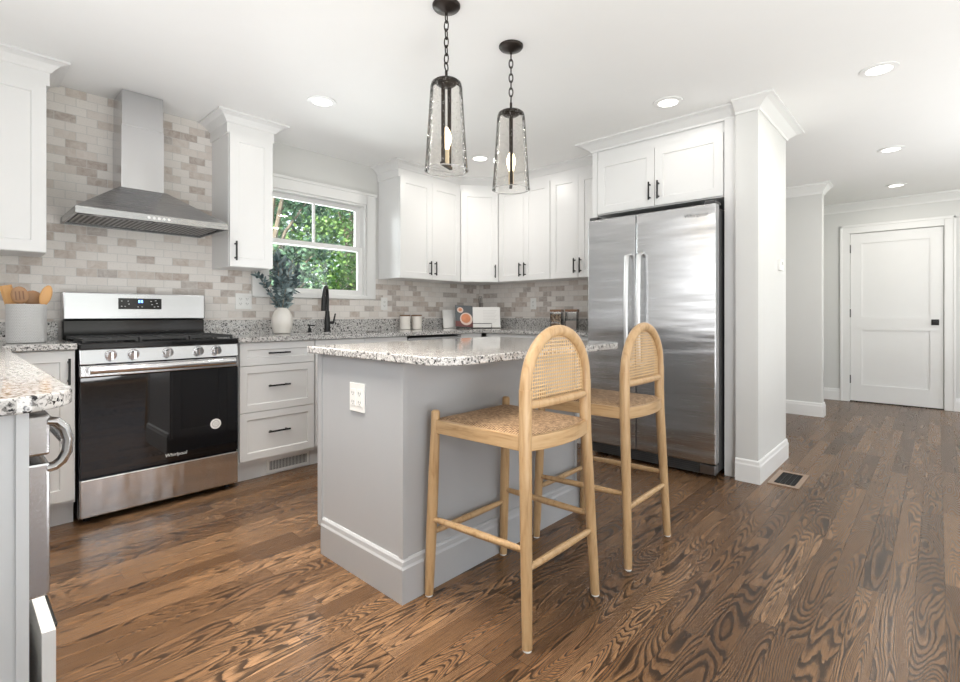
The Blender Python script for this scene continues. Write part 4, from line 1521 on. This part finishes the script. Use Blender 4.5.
t2.rotation_euler = (R(-15), 0, ang)
lf = MB()
lf.add([(-.265, -.052, 0), (-.085, -.012, 0), (-.085, -.006, 0), (-.265, -.046, 0), (-.265, -.052, .225), (-.085, -.012, .225), (-.085, -.006, .225), (-.265, -.046, .225)],
       [(0, 1, 2, 3), (4, 5, 6, 7), (0, 1, 5, 4), (1, 2, 6, 5), (2, 3, 7, 6), (3, 0, 4, 7)])
pg = lf.build('photo_page', 'photo_dark', t2)


def onp(u, v, off=.001):
    # point on the left page, u 0..1 across, v height
    return (-.265 + .18 * u, -.052 + .04 * u - off, v)


def discp(mb, cu, cv, ru, rv, off, n=24):
    mb.add([onp(cu + ru * math.cos(2 * PI * k / n), cv + rv * math.sin(2 * PI * k / n), off) for k in range(n)], [tuple(range(n))])


mm = MB()
mm.add([onp(0, .003), onp(1, .003), onp(1, .06), onp(0, .06)], [(0, 1, 2, 3)])
mm.build('photo_table', 'photo_wine', pg)
mm = MB()
discp(mm, .62, .085, .36, .066, .002)
discp(mm, .28, .175, .18, .03, .002)
mm.build('photo_bowl', 'photo_bowl', pg)
mm = MB()
discp(mm, .60, .09, .27, .048, .003)
discp(mm, .28, .178, .10, .016, .003)
mm.build('photo_food', 'photo_food', pg)
rp = MB()
rp.box(-.084, .195, -.014, -.002, 0, .215)
rpo = rp.build('text_page', 'paper', t2, bevel=.002)
tl = MB()
for k in range(9):
    tl.box(.02, .165 - (k % 3) * .012, -.0146, -.0142, .175 - k * .016, .1775 - k * .016)
tl.build('printed_lines', 'ink', rpo)
MB().box(-.006, .198, -.0015, .003, -.002, .218).build('cover', 'paper', t2)
o = tag(MB().box(-.07, .07, -.008, .008, 0, .19).build('serving_board', 'paper', None, bevel=.004), 'small white board leaning behind the left page of the cookbook', 'board')
o.location = (3.50, 3.66, CT1 + .0025)
o.rotation_euler = (R(-12), 0, R(-20))

# two square glass canisters
for lb, px, py, fill, fh in (('square glass canister of brown snack mix with wooden lid on the worktop by the refrigerator', 3.86, 2.60, 'mix', .145), ('square glass canister of pale flour with wooden lid closest to the refrigerator', 3.86, 2.435, 'flour', .085)):
    t = thing('glass_canister', lb, 'canister', (px, py, CT1), R(20), 'square glass canisters')
    a = .052
    g_ = MB().box(-a, a, -a, a, .001, .004).box(-a, -a + .003, -a, a, .004, .165).box(a - .003, a, -a, a, .004, .165).box(-a + .003, a - .003, -a, -a + .003, .004, .165).box(-a + .003, a - .003, a - .003, a, .004, .165)
    g_.build('glass_body', 'jar_glass', t)
    MB().box(-a + .004, a - .004, -a + .004, a - .004, .0045, fh).build('contents', fill, t, bevel=.006)
    MB().box(-a - .002, a + .002, -a - .002, a + .002, .1655, .188).build('lid', 'lid_wood', t, bevel=.002)

# ------------------------------------------------------------------ trees outside the window
rnd = random.Random(11)


def tree(label, x, y, h, r, mat, n, zlow, lsz):
    t = thing('tree', label, 'tree', (x, y, -.6), 0, 'trees outside the window')
    tk = MB().tube([(0, 0, 0), (.1, .0, h * .3), (-.05, .1, h * .6), (.1, 0, h)], [.16, .13, .09, .03], 10)
    tk.build('trunk', 'bark', t, smooth=True)
    br = MB()
    lv = MB()
    clumps = []
    for k in range(46):
        a = rnd.uniform(0, 2 * PI)
        z = rnd.uniform(zlow, h)
        rr = r * (0.45 + .55 * math.sin(PI * min(1, max(0, (z - zlow) / (h - zlow + .01)) * .85 + .15))) * rnd.uniform(.3, 1)
        c = Vector((rr * math.cos(a), rr * math.sin(a), z))
        clumps.append(c)
        if k % 3 == 0:
            m_ = Vector((c.x * .4, c.y * .4, z * .85))
            br.tube([Vector((0, 0, z * .6)), m_, c], [.04, .025, .01], 6)
    for c in clumps:
        for k in range(n):
            v = Vector((rnd.gauss(0, 1), rnd.gauss(0, 1), rnd.gauss(0, .7))) * r * .17
            leaf(lv, c + v, Vector((rnd.uniform(-1, 1), rnd.uniform(-1, 1), rnd.uniform(-1, .5))), Vector((rnd.uniform(-1, 1), rnd.uniform(-1, 1), rnd.uniform(.0, 1))), lsz * rnd.uniform(.7, 1.3), lsz * .32)
    br.build('branches', 'bark', t, smooth=True)
    o = lv.build('foliage', mat, t, fix=False)
    tag(o, kind='stuff')


tree('bushy green tree filling the right half of the window view', 5.35, 8.3, 4.6, 1.25, 'leaf', 260, .9, .085)
tree('darker blue green tree in the left half of the window view', 2.95, 6.6, 5.0, 1.0, 'leaf_blue', 260, 1.0, .07)
tree('tall tree behind the two nearer ones outside the window', 6.2, 13.2, 7.0, 2.2, 'leaf_blue', 220, 1.2, .15)
